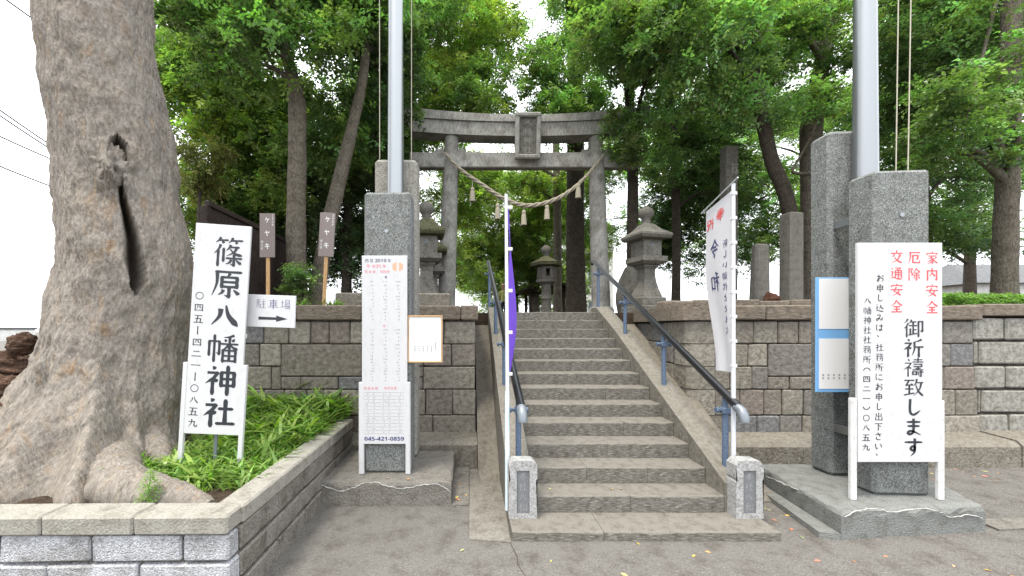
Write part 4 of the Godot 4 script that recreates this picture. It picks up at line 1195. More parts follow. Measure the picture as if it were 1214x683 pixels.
func signs() -> void:
	# ---- name board of the shrine
	var a := thing("name_sign", "tall white leaning sign with large black brushed characters beside the old tree", "sign", P(248, 552, 3.74))
	a.rotation = Vector3(0.0, 0.06, -0.058)
	board(a, "board", -0.25, 0.25, 0.29, 2.25, 0.0, 0.025, M.white)
	for s in [-1, 1]:
		board(a, "leg", s * 0.268 - 0.02, s * 0.268 + 0.02, -0.12, 0.95, 0.004, 0.035, M.white)
	board(a, "brace", 0.0, 0.03, -0.05, 0.5, -0.05, 0.02, M.rail_cap)
	board(a, "brace", -0.25, 0.25, 1.2, 1.24, -0.0255, 0.025, M.white_worn)
	letters(a, "篠原八幡神社", M.ink, 0.06, 2.0, Vector2(0.285, 0.275), Vector2(0.0005, -0.3), 0.001, 1.3)
	letters(a, "〇四五｜四二一｜〇八五九", M.ink, -0.178, 1.575, Vector2(0.092, 0.09), Vector2(0.0005, -0.1077), 0.001, 0.85)
	# ---- car park sign
	var p := thing("parking_sign", "small white landscape sign with a black arrow pointing right", "sign", P(321.5, 369, 3.85))
	p.rotation.z = -0.035
	board(p, "board", -0.23, 0.23, -0.155, 0.155, 0.0, 0.02, M.white)
	board(p, "bracket", -0.42, -0.21, -0.12, 0.12, -0.021, 0.025, M.white_worn)
	letters(p, "駐車場", M.navy, -0.1, 0.07, Vector2(0.1, 0.095), Vector2(0.118, 0), 0.001, 0.55)
	var st := begin()
	face(st, [Vector3(-0.12, -0.085, 0.001), Vector3(0.05, -0.082, 0.001), Vector3(0.05, -0.058, 0.001), Vector3(-0.12, -0.055, 0.001)], Vector3.BACK)
	face(st, [Vector3(0.05, -0.1, 0.001), Vector3(0.16, -0.07, 0.001), Vector3(0.05, -0.04, 0.001)], Vector3.BACK)
	put("arrow", done(st), M.ink, p)
	# ---- calendar of unlucky years
	var k := 4.52 / F
	var c := thing("calendar_sign", "tall white sign of small printed tables with a telephone number at its foot", "sign", Vector3((455.5 - CX) * k, 0.262, -4.52))
	var cy := func(v: float) -> float: return EYE - (v - CY) * k - 0.262
	var cxx := func(u: float) -> float: return (u - 455.5) * k
	board(c, "board", cxx.call(429.0), cxx.call(482.8), cy.call(526.5), cy.call(303.0), 0.0, 0.02, M.white)
	for s in [[425.0, 431.5], [480.5, 486.5]]:
		board(c, "leg", cxx.call(s[0]), cxx.call(s[1]), 0.0, cy.call(453.0), 0.002, 0.03, M.white, 0.01)
	letters(c, "西暦", M.ink_pale, cxx.call(434.8), cy.call(309.0), Vector2(0.042, 0.042), Vector2(0.052, 0), 0.001, 1.1)
	digits(c, "2019", M.ink_pale, cxx.call(451.2), cy.call(309.0), 0.036, 0.001, 0.125)
	letters(c, "年", M.ink_pale, cxx.call(461.4), cy.call(309.0), Vector2(0.042, 0.042), Vector2.ZERO, 0.001, 1.1)
	letters(c, "平成", M.red_pale, cxx.call(436.5), cy.call(315.6), Vector2(0.045, 0.042), Vector2(0.06, 0), 0.001, 1.1)
	digits(c, "31", M.red_pale, cxx.call(449.0), cy.call(315.6), 0.036, 0.001, 0.05)
	letters(c, "年", M.red_pale, cxx.call(455.6), cy.call(315.6), Vector2(0.042, 0.042), Vector2.ZERO, 0.001, 1.1)
	letters(c, "厄年表", M.red_pale, cxx.call(434.0), cy.call(322.2), Vector2(0.036, 0.034), Vector2(0.045, 0), 0.001, 1.1)
	letters(c, "厄除祈", M.red_pale, cxx.call(452.2), cy.call(322.2), Vector2(0.036, 0.034), Vector2(0.038, 0), 0.001, 1.1)
	letters(c, "男", M.navy, cxx.call(457.5), cy.call(328.8), Vector2(0.03, 0.03), Vector2.ZERO, 0.001, 1.2)
	letters(c, "女", M.red_pale, cxx.call(455.5), cy.call(386.3), Vector2(0.036, 0.034), Vector2.ZERO, 0.001, 1.2)
	var bo := begin()
	var by: float = cy.call(316.0)
	var bx: float = cxx.call(471.5)
	for i in 5:
		var w := 0.012
		var hh := [0.07, 0.1, 0.11, 0.095, 0.065]
		if i != 2:
			var x0: float = bx + (i - 2) * 0.024
			face(bo, [Vector3(x0 - 0.0115, by - hh[i] * 0.5, 0.001), Vector3(x0 + 0.0115, by - hh[i] * 0.5 - 0.003, 0.001), Vector3(x0 + 0.0115, by + hh[i] * 0.5, 0.001), Vector3(x0 - 0.0115, by + hh[i] * 0.45, 0.001)], Vector3.BACK)
	put("printed_emblem", done(bo), M.salmon, c).set_meta("kind", "stuff")
	var cells := []
	var dark := []
	for col in [441.0, 456.5, 472.0]:
		for blk in [[334.0, 347.5, 4], [351.5, 363.0, 4], [366.5, 379.0, 4], [391.0, 404.0, 4], [409.0, 422.0, 4], [426.0, 437.0, 4], [440.0, 451.0, 4]]:
			for i in blk[2]:
				var v := lerpf(blk[0], blk[1], float(i) / (blk[2] - 1))
				var wide: float = [5.5, 5.0, 3.0, 1.6][i]
				(dark if i == 3 else cells).append([cxx.call(col + rnd(-0.6, 0.6) + (1.0 if i > 1 else 0.0)), cy.call(v), wide * k, 0.0135])
	dashes(c, cells, M.ink_pale, 0.0011)
	dashes(c, dark, M.navy, 0.0011)
	letters(c, "安産祈願", M.red_pale, cxx.call(433.0), cy.call(460.4), Vector2(0.033, 0.036), Vector2(0.042, 0), 0.001, 1.1)
	letters(c, "戌の日表", M.red_pale, cxx.call(456.5), cy.call(460.4), Vector2(0.033, 0.036), Vector2(0.038, 0), 0.001, 1.1)
	var ruled := begin()
	var small := []
	for i in 13:
		var v := 465.4 + i * 4.08
		var y0: float = cy.call(v)
		face(ruled, [Vector3(cxx.call(432.0), y0 - 0.0012, 0.001), Vector3(cxx.call(479.0), y0 - 0.0012, 0.001), Vector3(cxx.call(479.0), y0 + 0.0012, 0.001), Vector3(cxx.call(432.0), y0 + 0.0012, 0.001)], Vector3.BACK)
		if i < 12:
			for u in [436.0, 443.5, 455.0, 461.5, 474.0]:
				small.append([cxx.call(u + rnd(-1, 1)), cy.call(v + 2.0), rnd(1.5, 4.0) * k, 0.013])
	put("ruled_lines", done(ruled), M.ink_pale, c).set_meta("kind", "stuff")
	dashes(c, small, M.ink_pale, 0.0011)
	digits(c, "045-421-0859", M.navy, cxx.call(455.6), cy.call(520.3), 0.043, 0.001, 0.445)
	# ---- framed notice beside it
	var n := thing("framed_notice", "white paper notice in a narrow orange wooden frame", "notice", P(503.8, 402, 4.545))
	var kn := 4.545 / F
	var hw := 20.8 * kn
	var hh2 := 28.0 * kn
	board(n, "backing", -hw, hw, -hh2, hh2, -0.008, 0.026, M.paper)
	for q in [[-hw, hw, hh2 - 0.016, hh2], [-hw, hw, -hh2, -hh2 + 0.016], [-hw, -hw + 0.016, -hh2 + 0.016, hh2 - 0.016], [hw - 0.016, hw, -hh2 + 0.016, hh2 - 0.016]]:
		board(n, "frame", q[0], q[1], q[2], q[3], 0.004, 0.036, M.timber)
	var marks := []
	for i in 6:
		for j in (4 if i == 5 else 3):
			marks.append([-0.115 + i * 0.047, -0.085 - j * 0.024 + (0.04 if i == 5 else 0.0), 0.018, 0.02])
	dashes(n, marks, M.ink_pale, -0.006)
	# ---- two sheets on a blue board
	var b := thing("blue_notice_board", "sky blue board with two white sheets beside the tall prayer sign", "notice board", P(991.5, 397, 4.30))
	var kb := 4.30 / F
	board(b, "board", -24.0 * kb, 22.0 * kb, -68.0 * kb, 68.0 * kb, 0.0, 0.014, M.blue)
	for q in [[-66.0, -8.0], [5.0, 63.0]]:
		board(b, "sheet", -20.5 * kb, 21.0 * kb, q[0] * kb + 2 * kb, q[1] * kb + 3.5 * kb, 0.003, 0.003, M.paper, 0.0)
	marks = []
	for i in 6:
		for j in (4 if i == 5 else 2):
			marks.append([-0.145 + i * 0.058, -0.43 - j * 0.035 + (0.05 if i == 5 else 0.0), 0.02, 0.024])
	dashes(b, marks, M.ink_pale, 0.0042)
	# ---- prayer sign
	var kp := 3.88 / F
	var s := thing("prayer_sign", "tall white sign with red and black brushed characters on the chipped plinth", "sign", Vector3((1067.3 - CX) * kp, 0.249, -3.88))
	var py := func(v: float) -> float: return EYE - (v - CY) * kp - 0.249
	var px := func(u: float) -> float: return (u - 1067.3) * kp
	board(s, "board", -0.408, 0.408, py.call(548.0), py.call(287.8), 0.0, 0.03, M.white)
	board(s, "leg", px.call(1008.7), px.call(1016.2), 0.0, py.call(472.0), 0.006, 0.04, M.white_worn, 0.008)
	board(s, "leg", px.call(1112.5), px.call(1120.0), 0.0, py.call(475.0), 0.006, 0.04, M.white_worn, 0.008)
	var ch := Vector2(0.122, 0.125)
	letters(s, "家内安全", M.red, px.call(1105.0), py.call(305.6), ch, Vector2(0, -0.159), 0.001, 1.0)
	letters(s, "厄除", M.red, px.call(1084.0), py.call(305.6), ch, Vector2(0, -0.16), 0.001, 1.0)
	letters(s, "交通安全", M.red, px.call(1063.0), py.call(304.6), ch, Vector2(0, -0.159), 0.001, 1.0)
	letters(s, "御祈禱致します", M.ink, px.call(1083.0), py.call(388.7), Vector2(0.195, 0.18), Vector2(0, -0.192), 0.001, 1.12)
	letters(s, "お申し込みは、社務所にお申し出下さい、", M.ink, px.call(1043.5), py.call(329.8), Vector2(0.08, 0.078), Vector2(-0.001, -0.0955), 0.001, 0.95)
	letters(s, "八幡神社社務所︵四二一︶〇八五九", M.ink, px.call(1028.5), py.call(356.5), Vector2(0.08, 0.078), Vector2(-0.001, -0.0945), 0.001, 0.95)
	# ---- tree name plates
	for q in [[316.7, 283.0, 0.0, 365.0, "taupe tree name plate on a timber stake beside the brown fence"], [383.0, 283.0, -0.05, 366.0, "taupe tree name plate on a slanting timber stake beside the tree trunk"]]:
		var g := thing("tree_name_plate", q[4], "name plate", P(q[0], q[3], 6.2) + Vector3(0, 0.0, 0), "tree name plates")
		g.rotation.z = q[2]
		g.position.y = TOP - 0.01
		var kt := 6.2 / F
		var mid: float = (q[3] - q[1]) * kt + 0.06
		board(g, "plate", -0.118, 0.118, mid - 0.34, mid + 0.34, 0.0, 0.012, M.tag)
		board(g, "stake", -0.026, 0.026, -0.15, mid + 0.2, -0.0125, 0.03, M.timber)
		letters(g, "ケヤキ", M.tagink, 0.0, mid + 0.235, Vector2(0.085, 0.09), Vector2(0, -0.2), 0.001, 1.1)
		letters(g, "名木古木", M.tagink, 0.085, mid + 0.3, Vector2(0.035, 0.04), Vector2(0, -0.046), 0.001, 0.8)
		letters(g, "横浜市", M.tagink, -0.08, mid - 0.1, Vector2(0.04, 0.045), Vector2(0, -0.052), 0.001, 0.8)

# ---------- torii ----------
func beam(x0: float, x1: float, bottom: Callable, top: Callable, z0: float, z1: float, slant: float, pitch := 0.0) -> ArrayMesh:
	var st := begin()
	var n := 28
	var rings := []
	for i in n + 1:
		var t := float(i) / n
		var x := lerpf(x0, x1, t)
		var lean := slant * (absf(t - 0.5) * 2.0) * signf(t - 0.5)
		rings.append([Vector3(x - lean, bottom.call(x), z0), Vector3(x, top.call(x) - pitch, z0), Vector3(x, top.call(x), (z0 + z1) * 0.5), Vector3(x, top.call(x) - pitch, z1), Vector3(x - lean, bottom.call(x), z1)])
	for i in n:
		var a: Array = rings[i]
		var b: Array = rings[i + 1]
		for k in 5:
			var k2 := (k + 1) % 5
			var out: Vector3 = [Vector3(0, 0, signf(z0 - z1)), Vector3(0, 1, 0), Vector3(0, 1, 0), Vector3(0, 0, signf(z1 - z0)), Vector3.DOWN][k]
			face(st, [a[k], b[k], b[k2], a[k2]], out)
	face(st, rings[0], Vector3.LEFT)
	face(st, rings[n], Vector3.RIGHT)
	return done(st)

func torii() -> void:
	var t := thing("torii", "grey stone shrine gate with curved lintel and name plaque above the stairs", "torii", Vector3(1.52, TOP - 0.01, -11.0))
	var h := func(v: float) -> float: return EYE - (v - CY) / F * 11.0 - TOP + 0.01
	for s in [-1, 1]:
		var foot := Vector3(s * 2.13, 0, 0)
		var head := Vector3(s * 1.97, h.call(163.0), 0)
		var p := put("pillar", tube([foot, foot.lerp(head, 0.5), head], [0.25, 0.225, 0.195], 24), M.torii, t)
		put("foot_ring", lathe([[0.33, 0.0], [0.33, 0.2], [0.29, 0.26], [0.24, 0.28]], 24), M.torii, p, foot)
		for e in [-1, 1]:
			var w := begin()
			add_box(w, Transform3D(Basis(), Vector3(s * 1.99 + e * 0.3, h.call(182.7) + 0.045, 0)), Vector3(0.24, 0.09, 0.2), 0.01)
			put("wedge", done(w), M.torii, t)
		# carved character on each pillar
		letters(t, "奉" if s > 0 else "祝", M.lantern, s * 2.03, h.call(214.0), Vector2(0.2, 0.24), Vector2.ZERO, 0.217, 0.7, "carving")
	put("tie_beam", box(Vector3(6.22, 0.41, 0.26), 0.02), M.torii, t, Vector3(0, (h.call(182.7) + h.call(200.4)) * 0.5, 0))
	var b0: float = h.call(166.0)
	var b1: float = h.call(150.5)
	var b2: float = h.call(140.5)
	put("lower_lintel", beam(-3.2, 3.2, func(x: float) -> float: return b0 + 0.0125 * x * x, func(x: float) -> float: return b1 + 0.0135 * x * x, 0.24, -0.24, 0.16), M.torii, t)
	put("upper_lintel", beam(-3.36, 3.36, func(x: float) -> float: return b1 + 0.002 + 0.0135 * x * x, func(x: float) -> float: return b2 + 0.021 * x * x + 0.03, 0.29, -0.29, 0.1, 0.07), M.torii, t)
	# plaque: sunk field in a bevelled frame, tipped forward
	var q := Node3D.new()
	q.name = "plaque"
	t.add_child(q)
	q.position = Vector3(0.06, (h.call(138.0) + h.call(189.0)) * 0.5 - 0.14, 0.36)
	q.rotation.x = 0.10
	put("field", box(Vector3(0.52, 1.02, 0.06)), M.lantern, q)
	for f in [[0.0, 0.53, 0.68, 0.12], [0.0, -0.53, 0.68, 0.12], [-0.28, 0.0, 0.12, 1.0], [0.28, 0.0, 0.12, 1.0]]:
		put("frame", box(Vector3(f[2], f[3], 0.17 if f[2] > 0.3 else 0.15), 0.03), M.torii, q, Vector3(f[0], f[1], 0.03))
	letters(q, "八幡神社", M.torii, 0.0, 0.34, Vector2(0.24, 0.2), Vector2(0, -0.225), 0.034, 0.9, "carving")
	# straw rope of three twisted strands
	var r := thing("straw_rope", "thick twisted straw rope sagging between the gate pillars with hanging tassels", "rope", Vector3(1.52, 5.0, -10.7))
	var line := []
	for w in [[527, 181], [545, 200], [570, 218], [598, 236], [622, 243.5], [647, 240.5], [672, 229], [695, 209], [716, 183]]:
		line.append(P(w[0], w[1], 10.7) - r.position)
	line = smooth_path(line, 22)
	for sct in 3:
		var pts := []
		var rad := []
		var run := 0.0
		for i in line.size():
			var tt := float(i) / (line.size() - 1)
			if i > 0:
				run += (line[i] - line[i - 1]).length()
			var thick := lerpf(0.026, 0.052, pow(sin(tt * PI), 0.7))
			var dir: Vector3 = (line[mini(i + 1, line.size() - 1)] - line[maxi(i - 1, 0)]).normalized()
			var up := dir.cross(Vector3.BACK).normalized()
			var a := run * 9.5 + TAU * sct / 3.0
			pts.append(line[i] + (up * cos(a) + Vector3.BACK * sin(a)) * thick * 0.62)
			rad.append(thick * 0.62)
		put("strand", tube(pts, rad, 8, true), M.straw, r)
	for s in [[560, 213, 222, 239], [590, 233, 241, 260], [621, 244, 249, 267], [648.5, 241, 243, 260.5], [685.5, 219, 217.5, 235]]:
		var topp := P(s[0], s[2], 10.68) - r.position
		var k: float = (s[3] - s[2]) / F * 10.68
		var ts := put("tassel", lathe([[0.082, -k], [0.08, -k * 0.95], [0.065, -k * 0.45], [0.055, -k * 0.3], [0.045, -k * 0.26], [0.06, -k * 0.2], [0.05, -k * 0.06], [0.012, 0.0]], 14), M.straw, r, topp)
		var up := P(s[0], s[1], 10.7) - r.position
		put("cord", tube([Vector3.ZERO, up - topp + Vector3(0, 0.001, 0)], [0.012], 6), M.straw, ts)

# ---------- stone lanterns ----------
func lantern(x: float, d: float, sc: float, label: String, style := 0, turn := 0.1) -> void:
	var o := thing("stone_lantern", label, "stone lantern", Vector3(x, TOP - 0.01, -d), "stone lanterns", turn)
	o.scale = Vector3.ONE * sc
	var hexa := 6 if style == 1 else 4
	if style == 0:
		put("base", box(Vector3(0.95, 0.22, 0.95), 0.02, 0.006), M.lantern, o, Vector3(0, 0.11, 0))
		put("base", box(Vector3(0.72, 0.24, 0.72), 0.02, 0.006), M.lantern, o, Vector3(0, 0.34, 0))
		put("shaft", lathe([[0.40, 0.46], [0.39, 0.52], [0.32, 0.68], [0.255, 0.90], [0.225, 1.12], [0.235, 1.22], [0.30, 1.28], [0.325, 1.29], [0.325, 1.34]], 4, true), M.lantern, o)
		put("platform", lathe([[0.40, 1.34], [0.54, 1.42], [0.54, 1.55], [0.46, 1.56]], 4, true), M.lantern, o)
		var fb := put("firebox", lathe([[0.38, 1.56], [0.385, 1.60], [0.385, 1.97], [0.37, 2.0]], 4, true), M.lantern, o)
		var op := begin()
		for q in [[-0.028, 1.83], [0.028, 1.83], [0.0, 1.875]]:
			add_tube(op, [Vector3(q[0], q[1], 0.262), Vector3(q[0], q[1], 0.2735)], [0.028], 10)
		put("hole_shade_discs", done(op), M.glass, fb)  # dark discs on solid stone stand for the shade inside the holes
		put("roof", lathe([[0.40, 2.0], [0.60, 2.03], [0.665, 2.10], [0.66, 2.15], [0.53, 2.22], [0.36, 2.31], [0.22, 2.44], [0.19, 2.46]], 4, true), M.lantern if x > 2.0 else M.lantern_moss, o)
		put("finial", lathe([[0.12, 2.46], [0.11, 2.60], [0.14, 2.63], [0.19, 2.70], [0.205, 2.77], [0.17, 2.86], [0.09, 2.92], [0.02, 2.95]], 16), M.lantern, o)
	else:
		put("base", lathe([[0.48, 0.0], [0.48, 0.14], [0.34, 0.22]], 6, true), M.lantern, o)
		put("shaft", lathe([[0.17, 0.2], [0.155, 0.55], [0.155, 0.60], [0.18, 0.62], [0.18, 0.68], [0.155, 0.70], [0.155, 1.05], [0.18, 1.10]], 18), M.lantern, o)
		put("platform", lathe([[0.2, 1.10], [0.33, 1.18], [0.33, 1.26], [0.28, 1.28]], 6, true), M.lantern, o)
		var fb := begin()
		for a in 6:
			if a == 0 or a == 3:
				continue
			var an := TAU * a / 6.0
			add_box(fb, Transform3D(Basis(Vector3.UP, an), Vector3(sin(an), 0, cos(an)) * 0.235 + Vector3(0, 1.48, 0)), Vector3(0.27, 0.4, 0.06), 0.01)
		for z in [-1, 1]:
			for x_ in [-1, 1]:
				add_box(fb, Transform3D(Basis(), Vector3(x_ * 0.105, 1.48, z * 0.235)), Vector3(0.08, 0.4, 0.06), 0.01)
			for y_ in [1.32, 1.635]:
				add_box(fb, Transform3D(Basis(), Vector3(0, y_, z * 0.235)), Vector3(0.14, 0.09, 0.06), 0.01)
		put("firebox", done(fb), M.lantern, o)
		put("roof", lathe([[0.24, 1.66], [0.50, 1.70], [0.52, 1.80], [0.44, 1.84], [0.25, 1.93], [0.15, 2.0]], 6, true), M.lantern_moss, o)
		put("finial", lathe([[0.10, 2.0], [0.10, 2.1], [0.15, 2.14], [0.17, 2.22], [0.13, 2.32], [0.03, 2.38]], 14), M.lantern, o)

func lanterns() -> void:
	lantern(X(505.5, 9.0), 9.0, 0.86, "mossy roofed stone lantern half hidden behind the thinner pole's flag mount", 0, 0.12)
	lantern(X(513.0, 10.6), 10.6, 0.82, "dark stone lantern standing just behind the mossy roofed lantern", 0, 0.05)
	lantern(X(766.0, 9.0), 9.0, 0.82, "flared grey stone lantern beside a rounded boulder", 0, 0.22)
	lantern(X(647.6, 13.0), 13.0, 1.0, "round-shafted stone lantern standing beyond the top step", 1, 0.0)

# ---------- things on the shrine grounds ----------
func grounds() -> void:
	var b := put("boulder", lump(Vector3(0.62, 1.5, 0.55), 0.25, 0.09, 61), M.lantern, self, P(746, 345, 10.4))
	tag(b, "dark rounded boulder standing beside the flared stone lantern", "boulder")
	b.position.y = TOP + 0.55
	# low second course of kerb stones on the terrace
	var ks := thing("terrace_kerb", "low row of brown stones on the terrace around the flared lantern", "kerb")
	for q in [[3.75, 4.35], [4.36, 4.95], [4.96, 5.6], [5.61, 6.2], [6.21, 6.9], [6.91, 7.6], [7.61, 8.3]]:
		put("kerb_stone", span(q[0], q[1], TOP - 0.05, TOP + 0.2 + rnd(0, 0.04), 7.7, 8.0, 0.02, 0.008), M.coping, ks)
	var kl := thing("terrace_kerb", "low row of grey stones on the terrace beside the mossy lantern", "kerb")
	for q in [[-2.25, -1.6], [-1.59, -0.9], [-0.89, -0.3]]:
		put("kerb_stone", span(q[0], q[1], TOP - 0.05, TOP + 0.27 + rnd(0, 0.03), 6.75, 7.0, 0.02, 0.008), M.footing, kl)
	var mound := put("earth_mound", lump(Vector3(2.2, 0.6, 1.6), 0.15, 0.1, 62), M.lantern, self, P(796, 356, 9.2))
	tag(mound, "low grey stone mound behind the terrace kerb beside the flared lantern", "mound")
	mound.position.y = TOP + 0.02
	var s := thing("stone_stele", "tall dark stone slab with one carved pale character behind the white banner", "stele", Vector3(X(864, 10.0), TOP - 0.02, -10.0), "", 0.1)
	put("slab", box(Vector3(0.33, 4.2, 0.24), 0.02, 0.01), M.lantern, s, Vector3(0, 2.1, 0))
	letters(s, "篠", M.newel, 0.06, 3.62, Vector2(0.22, 0.3), Vector2.ZERO, 0.128, 0.9, "carving")
	var p1 := thing("stone_pillar", "plain square stone pillar under the leaning tree behind the terrace kerb", "stone pillar", Vector3(X(938, 8.6), TOP - 0.02, -8.6), "", 0.15)
	put("shaft", box(Vector3(0.32, 2.15, 0.3), 0.03, 0.02), M.plinth, p1, Vector3(0, 1.07, 0))
	var p2 := thing("stone_pillar", "short broken stone pillar between the dark slab and the taller square pillar", "stone pillar", Vector3(X(901.5, 8.6), TOP - 0.02, -8.6), "", -0.1)
	put("shaft", box(Vector3(0.28, 1.5, 0.26), 0.04, 0.035), M.plinth, p2, Vector3(0, 0.75, 0))
	var pot := put("broken_rock", lump(Vector3(0.32, 0.34, 0.3), 0.5, 0.12, 63), M.rust, self, P(915, 352, 8.2))
	tag(pot, "rusty brown rock lying against the short broken stone pillar", "rock")
	pot.position.y = TOP + 0.24
	# brown board fence running back from the wall
	var f := thing("board_fence", "dark brown vertical board fence with a top rail beside the old tree", "fence")
	var dd := 6.2
	while dd < 9.2:
		put("board", span(-4.02, -3.995, TOP, 3.78, dd, dd + 0.094, 0.004), M.fence, f)
		dd += 0.1
	put("top_rail", span(-4.05, -3.965, 3.785, 3.87, 6.15, 9.35, 0.01), M.fence, f)
	put("bottom_rail", span(-4.06, -4.025, 2.5, 2.6, 6.2, 9.3, 0.01), M.fence, f)
	for q in [6.15, 7.75, 9.3]:
		put("post", span(-4.07, -3.97, TOP - 0.05, 3.783, q - 0.05, q + 0.05, 0.008), M.fence, f)
	# small roofed shelter far behind the round lantern
	var h := thing("roofed_shelter", "small dark tiled roof on timber posts far behind the round lantern", "shelter", Vector3(X(645, 24.0), TOP - 0.01, -24.0))
	for x in [-0.95, 0.95]:
		for z in [-0.9, 0.9]:
			put("post", box(Vector3(0.16, 1.9, 0.16)), M.dark_wood, h, Vector3(x, 0.95, z))
	var st := begin()
	var e := 1.72
	for sx in [-1, 1]:
		var n := 6
		var pr := []
		for i in n + 1:
			var t := float(i) / n
			pr.append(Vector3(sx * lerpf(0.0, e, t), 2.95 - 1.25 * pow(t, 0.8), 0))
		for i in n:
			var u := Vector3(0, 0, 1.6)
			face(st, [pr[i] + u, pr[i + 1] + u, pr[i + 1] - u, pr[i] - u], Vector3(sx, 2, 0))
			var dn := Vector3(0, -0.16, 0)
			face(st, [pr[i] + u + dn, pr[i + 1] + u + dn, pr[i + 1] - u + dn, pr[i] - u + dn], Vector3.DOWN)
			for z in [-1, 1]:
				face(st, [pr[i] + u * z, pr[i + 1] + u * z, pr[i + 1] + u * z + dn, pr[i] + u * z + dn], Vector3(0, 0, z))
	put("roof", done(st), M.dark_wood, h)
	put("beam", box(Vector3(2.3, 0.18, 2.1)), M.dark_wood, h, Vector3(0, 1.86, 0))
	# pale buildings beyond the trees
	house(X(695, 40.0), 40.0, Vector3(3.6, 9.0, 5.0), "tall pale building glimpsed past the thick trunk behind the gate", TOP, 0.0)
	house(X(1180, 34.0), 34.0, Vector3(12.0, 5.3, 7.0), "pale house with a low grey roof beyond the hedge", 0.0, 2.0)
	house(X(-6, 60.0), 60.0, Vector3(5.5, 1.8, 6.0), "far white building low on the horizon behind the old tree", -0.1, 0.0)

func house(x: float, d: float, size: Vector3, label: String, y: float, roof: float) -> void:
	var o := thing("building", label, "building", Vector3(x, y, -d))
	put("wall", box(size), M.house, o, Vector3(0, size.y * 0.5, 0))
	if roof > 0.0:
		var st := begin()
		var a := size * 0.5 + Vector3(0.6, 0, 0.6)
		var y0 := size.y
		var r := [Vector3(-a.x * 0.6, y0 + roof, 0), Vector3(a.x * 0.6, y0 + roof, 0)]
		var c := [Vector3(-a.x, y0, a.z), Vector3(a.x, y0, a.z), Vector3(a.x, y0, -a.z), Vector3(-a.x, y0, -a.z)]
		face(st, [c[0], c[1], r[1], r[0]], Vector3(0, 1, 1))
		face(st, [c[2], c[3], r[0], r[1]], Vector3(0, 1, -1))
		face(st, [c[0], c[3], r[0]], Vector3(-1, 1, 0))
		face(st, [c[1], c[2], r[1]], Vector3(1, 1, 0))
		face(st, c, Vector3.DOWN)
		put("roof", done(st), M.roof, o)
	else:
		put("roof", box(Vector3(size.x + 0.3, 0.3, size.z + 0.3)), M.roof, o, Vector3(0, size.y + 0.15, 0))
	var n := maxi(1, int(size.x / 2.6))
	for i in n:
		var wx := (i + 0.5) / n * size.x - size.x * 0.5
		var rows := maxi(1, int(size.y / 2.8))
		for j in rows:
			var w := put("window", box(Vector3(1.3, 1.2, 0.1)), M.white, o, Vector3(wx, (j + 0.55) / rows * size.y, size.z * 0.5 + 0.04))
			put("pane", box(Vector3(1.1, 1.0, 0.02)), M.glass, w, Vector3(0, 0, 0.06))

# ---------- foliage ----------
var clumps := {}

# a spray of folded leaves; several kinds are shared by all crowns
func clump_mesh(kind: int, leaf: float) -> ArrayMesh:
	var key := "%d_%.3f" % [kind, leaf]
	if clumps.has(key):
		return clumps[key]
	var r := RandomNumberGenerator.new()
	r.seed = 100 + kind
	var vs := PackedVector3Array()
	var ns := PackedVector3Array()
	for tw in 5:
		var dir := Vector3(r.randf_range(-1, 1), r.randf_range(-0.45, 0.5), r.randf_range(-1, 1)).normalized()
		for i in 11:
			var t := (i + 1.0) / 11.0
			var base := dir * t * 0.34 + Vector3(0, -0.1 * t * t, 0)
			var side := dir.cross(Vector3.UP).normalized() * (1.0 if i % 2 else -1.0)
			var go := (dir * 0.6 + side * r.randf_range(0.4, 1.0) + Vector3(0, r.randf_range(-0.8, 0.5), 0)).normalized()
			base += Vector3(r.randf_range(-0.04, 0.04), r.randf_range(-0.05, 0.05), r.randf_range(-0.04, 0.04))
			var w := go.cross(Vector3.UP + Vector3(r.randf_range(-0.6, 0.6), 0, r.randf_range(-0.6, 0.6))).normalized()
			var l := leaf * r.randf_range(0.7, 1.25)
			var up := w.cross(go).normalized()
			if up.y < 0.0:
				up = -up
			var a := base
			var b := base + go * l * 0.5 + w * l * 0.3 + up * l * 0.07
			var c := base + go * l - up * l * 0.1
			var d := base + go * l * 0.5 - w * l * 0.3 + up * l * 0.07
			for tri in [[a, b, c], [a, c, d]]:
				var n: Vector3 = (tri[1] - tri[0]).cross(tri[2] - tri[0]).normalized()
				var order := [0, 1, 2] if n.y < 0.0 else [0, 2, 1]  # front faces run clockwise and look up
				for j in order:
					vs.append(tri[j])
					ns.append(n if n.y > 0.0 else -n)
	var arr := []
	arr.resize(Mesh.ARRAY_MAX)
	arr[Mesh.ARRAY_VERTEX] = vs
	arr[Mesh.ARRAY_NORMAL] = ns
	var m := ArrayMesh.new()
	m.add_surface_from_arrays(Mesh.PRIMITIVE_TRIANGLES, arr)
	clumps[key] = m
	return m

func spread(parent: Node, called: String, mesh: Mesh, mat: Material, xf: Array, cols: Array) -> MultiMeshInstance3D:
	var mm := MultiMesh.new()
	mm.transform_format = MultiMesh.TRANSFORM_3D
	mm.use_colors = true
	mm.mesh = mesh
	mm.instance_count = xf.size()
	for i in xf.size():
		mm.set_instance_transform(i, xf[i])
		mm.set_instance_color(i, cols[i])
	var o := MultiMeshInstance3D.new()
	o.name = called if parent != self else numbered(called)
	o.multimesh = mm
	o.material_override = mat
	parent.add_child(o, true)
	return o

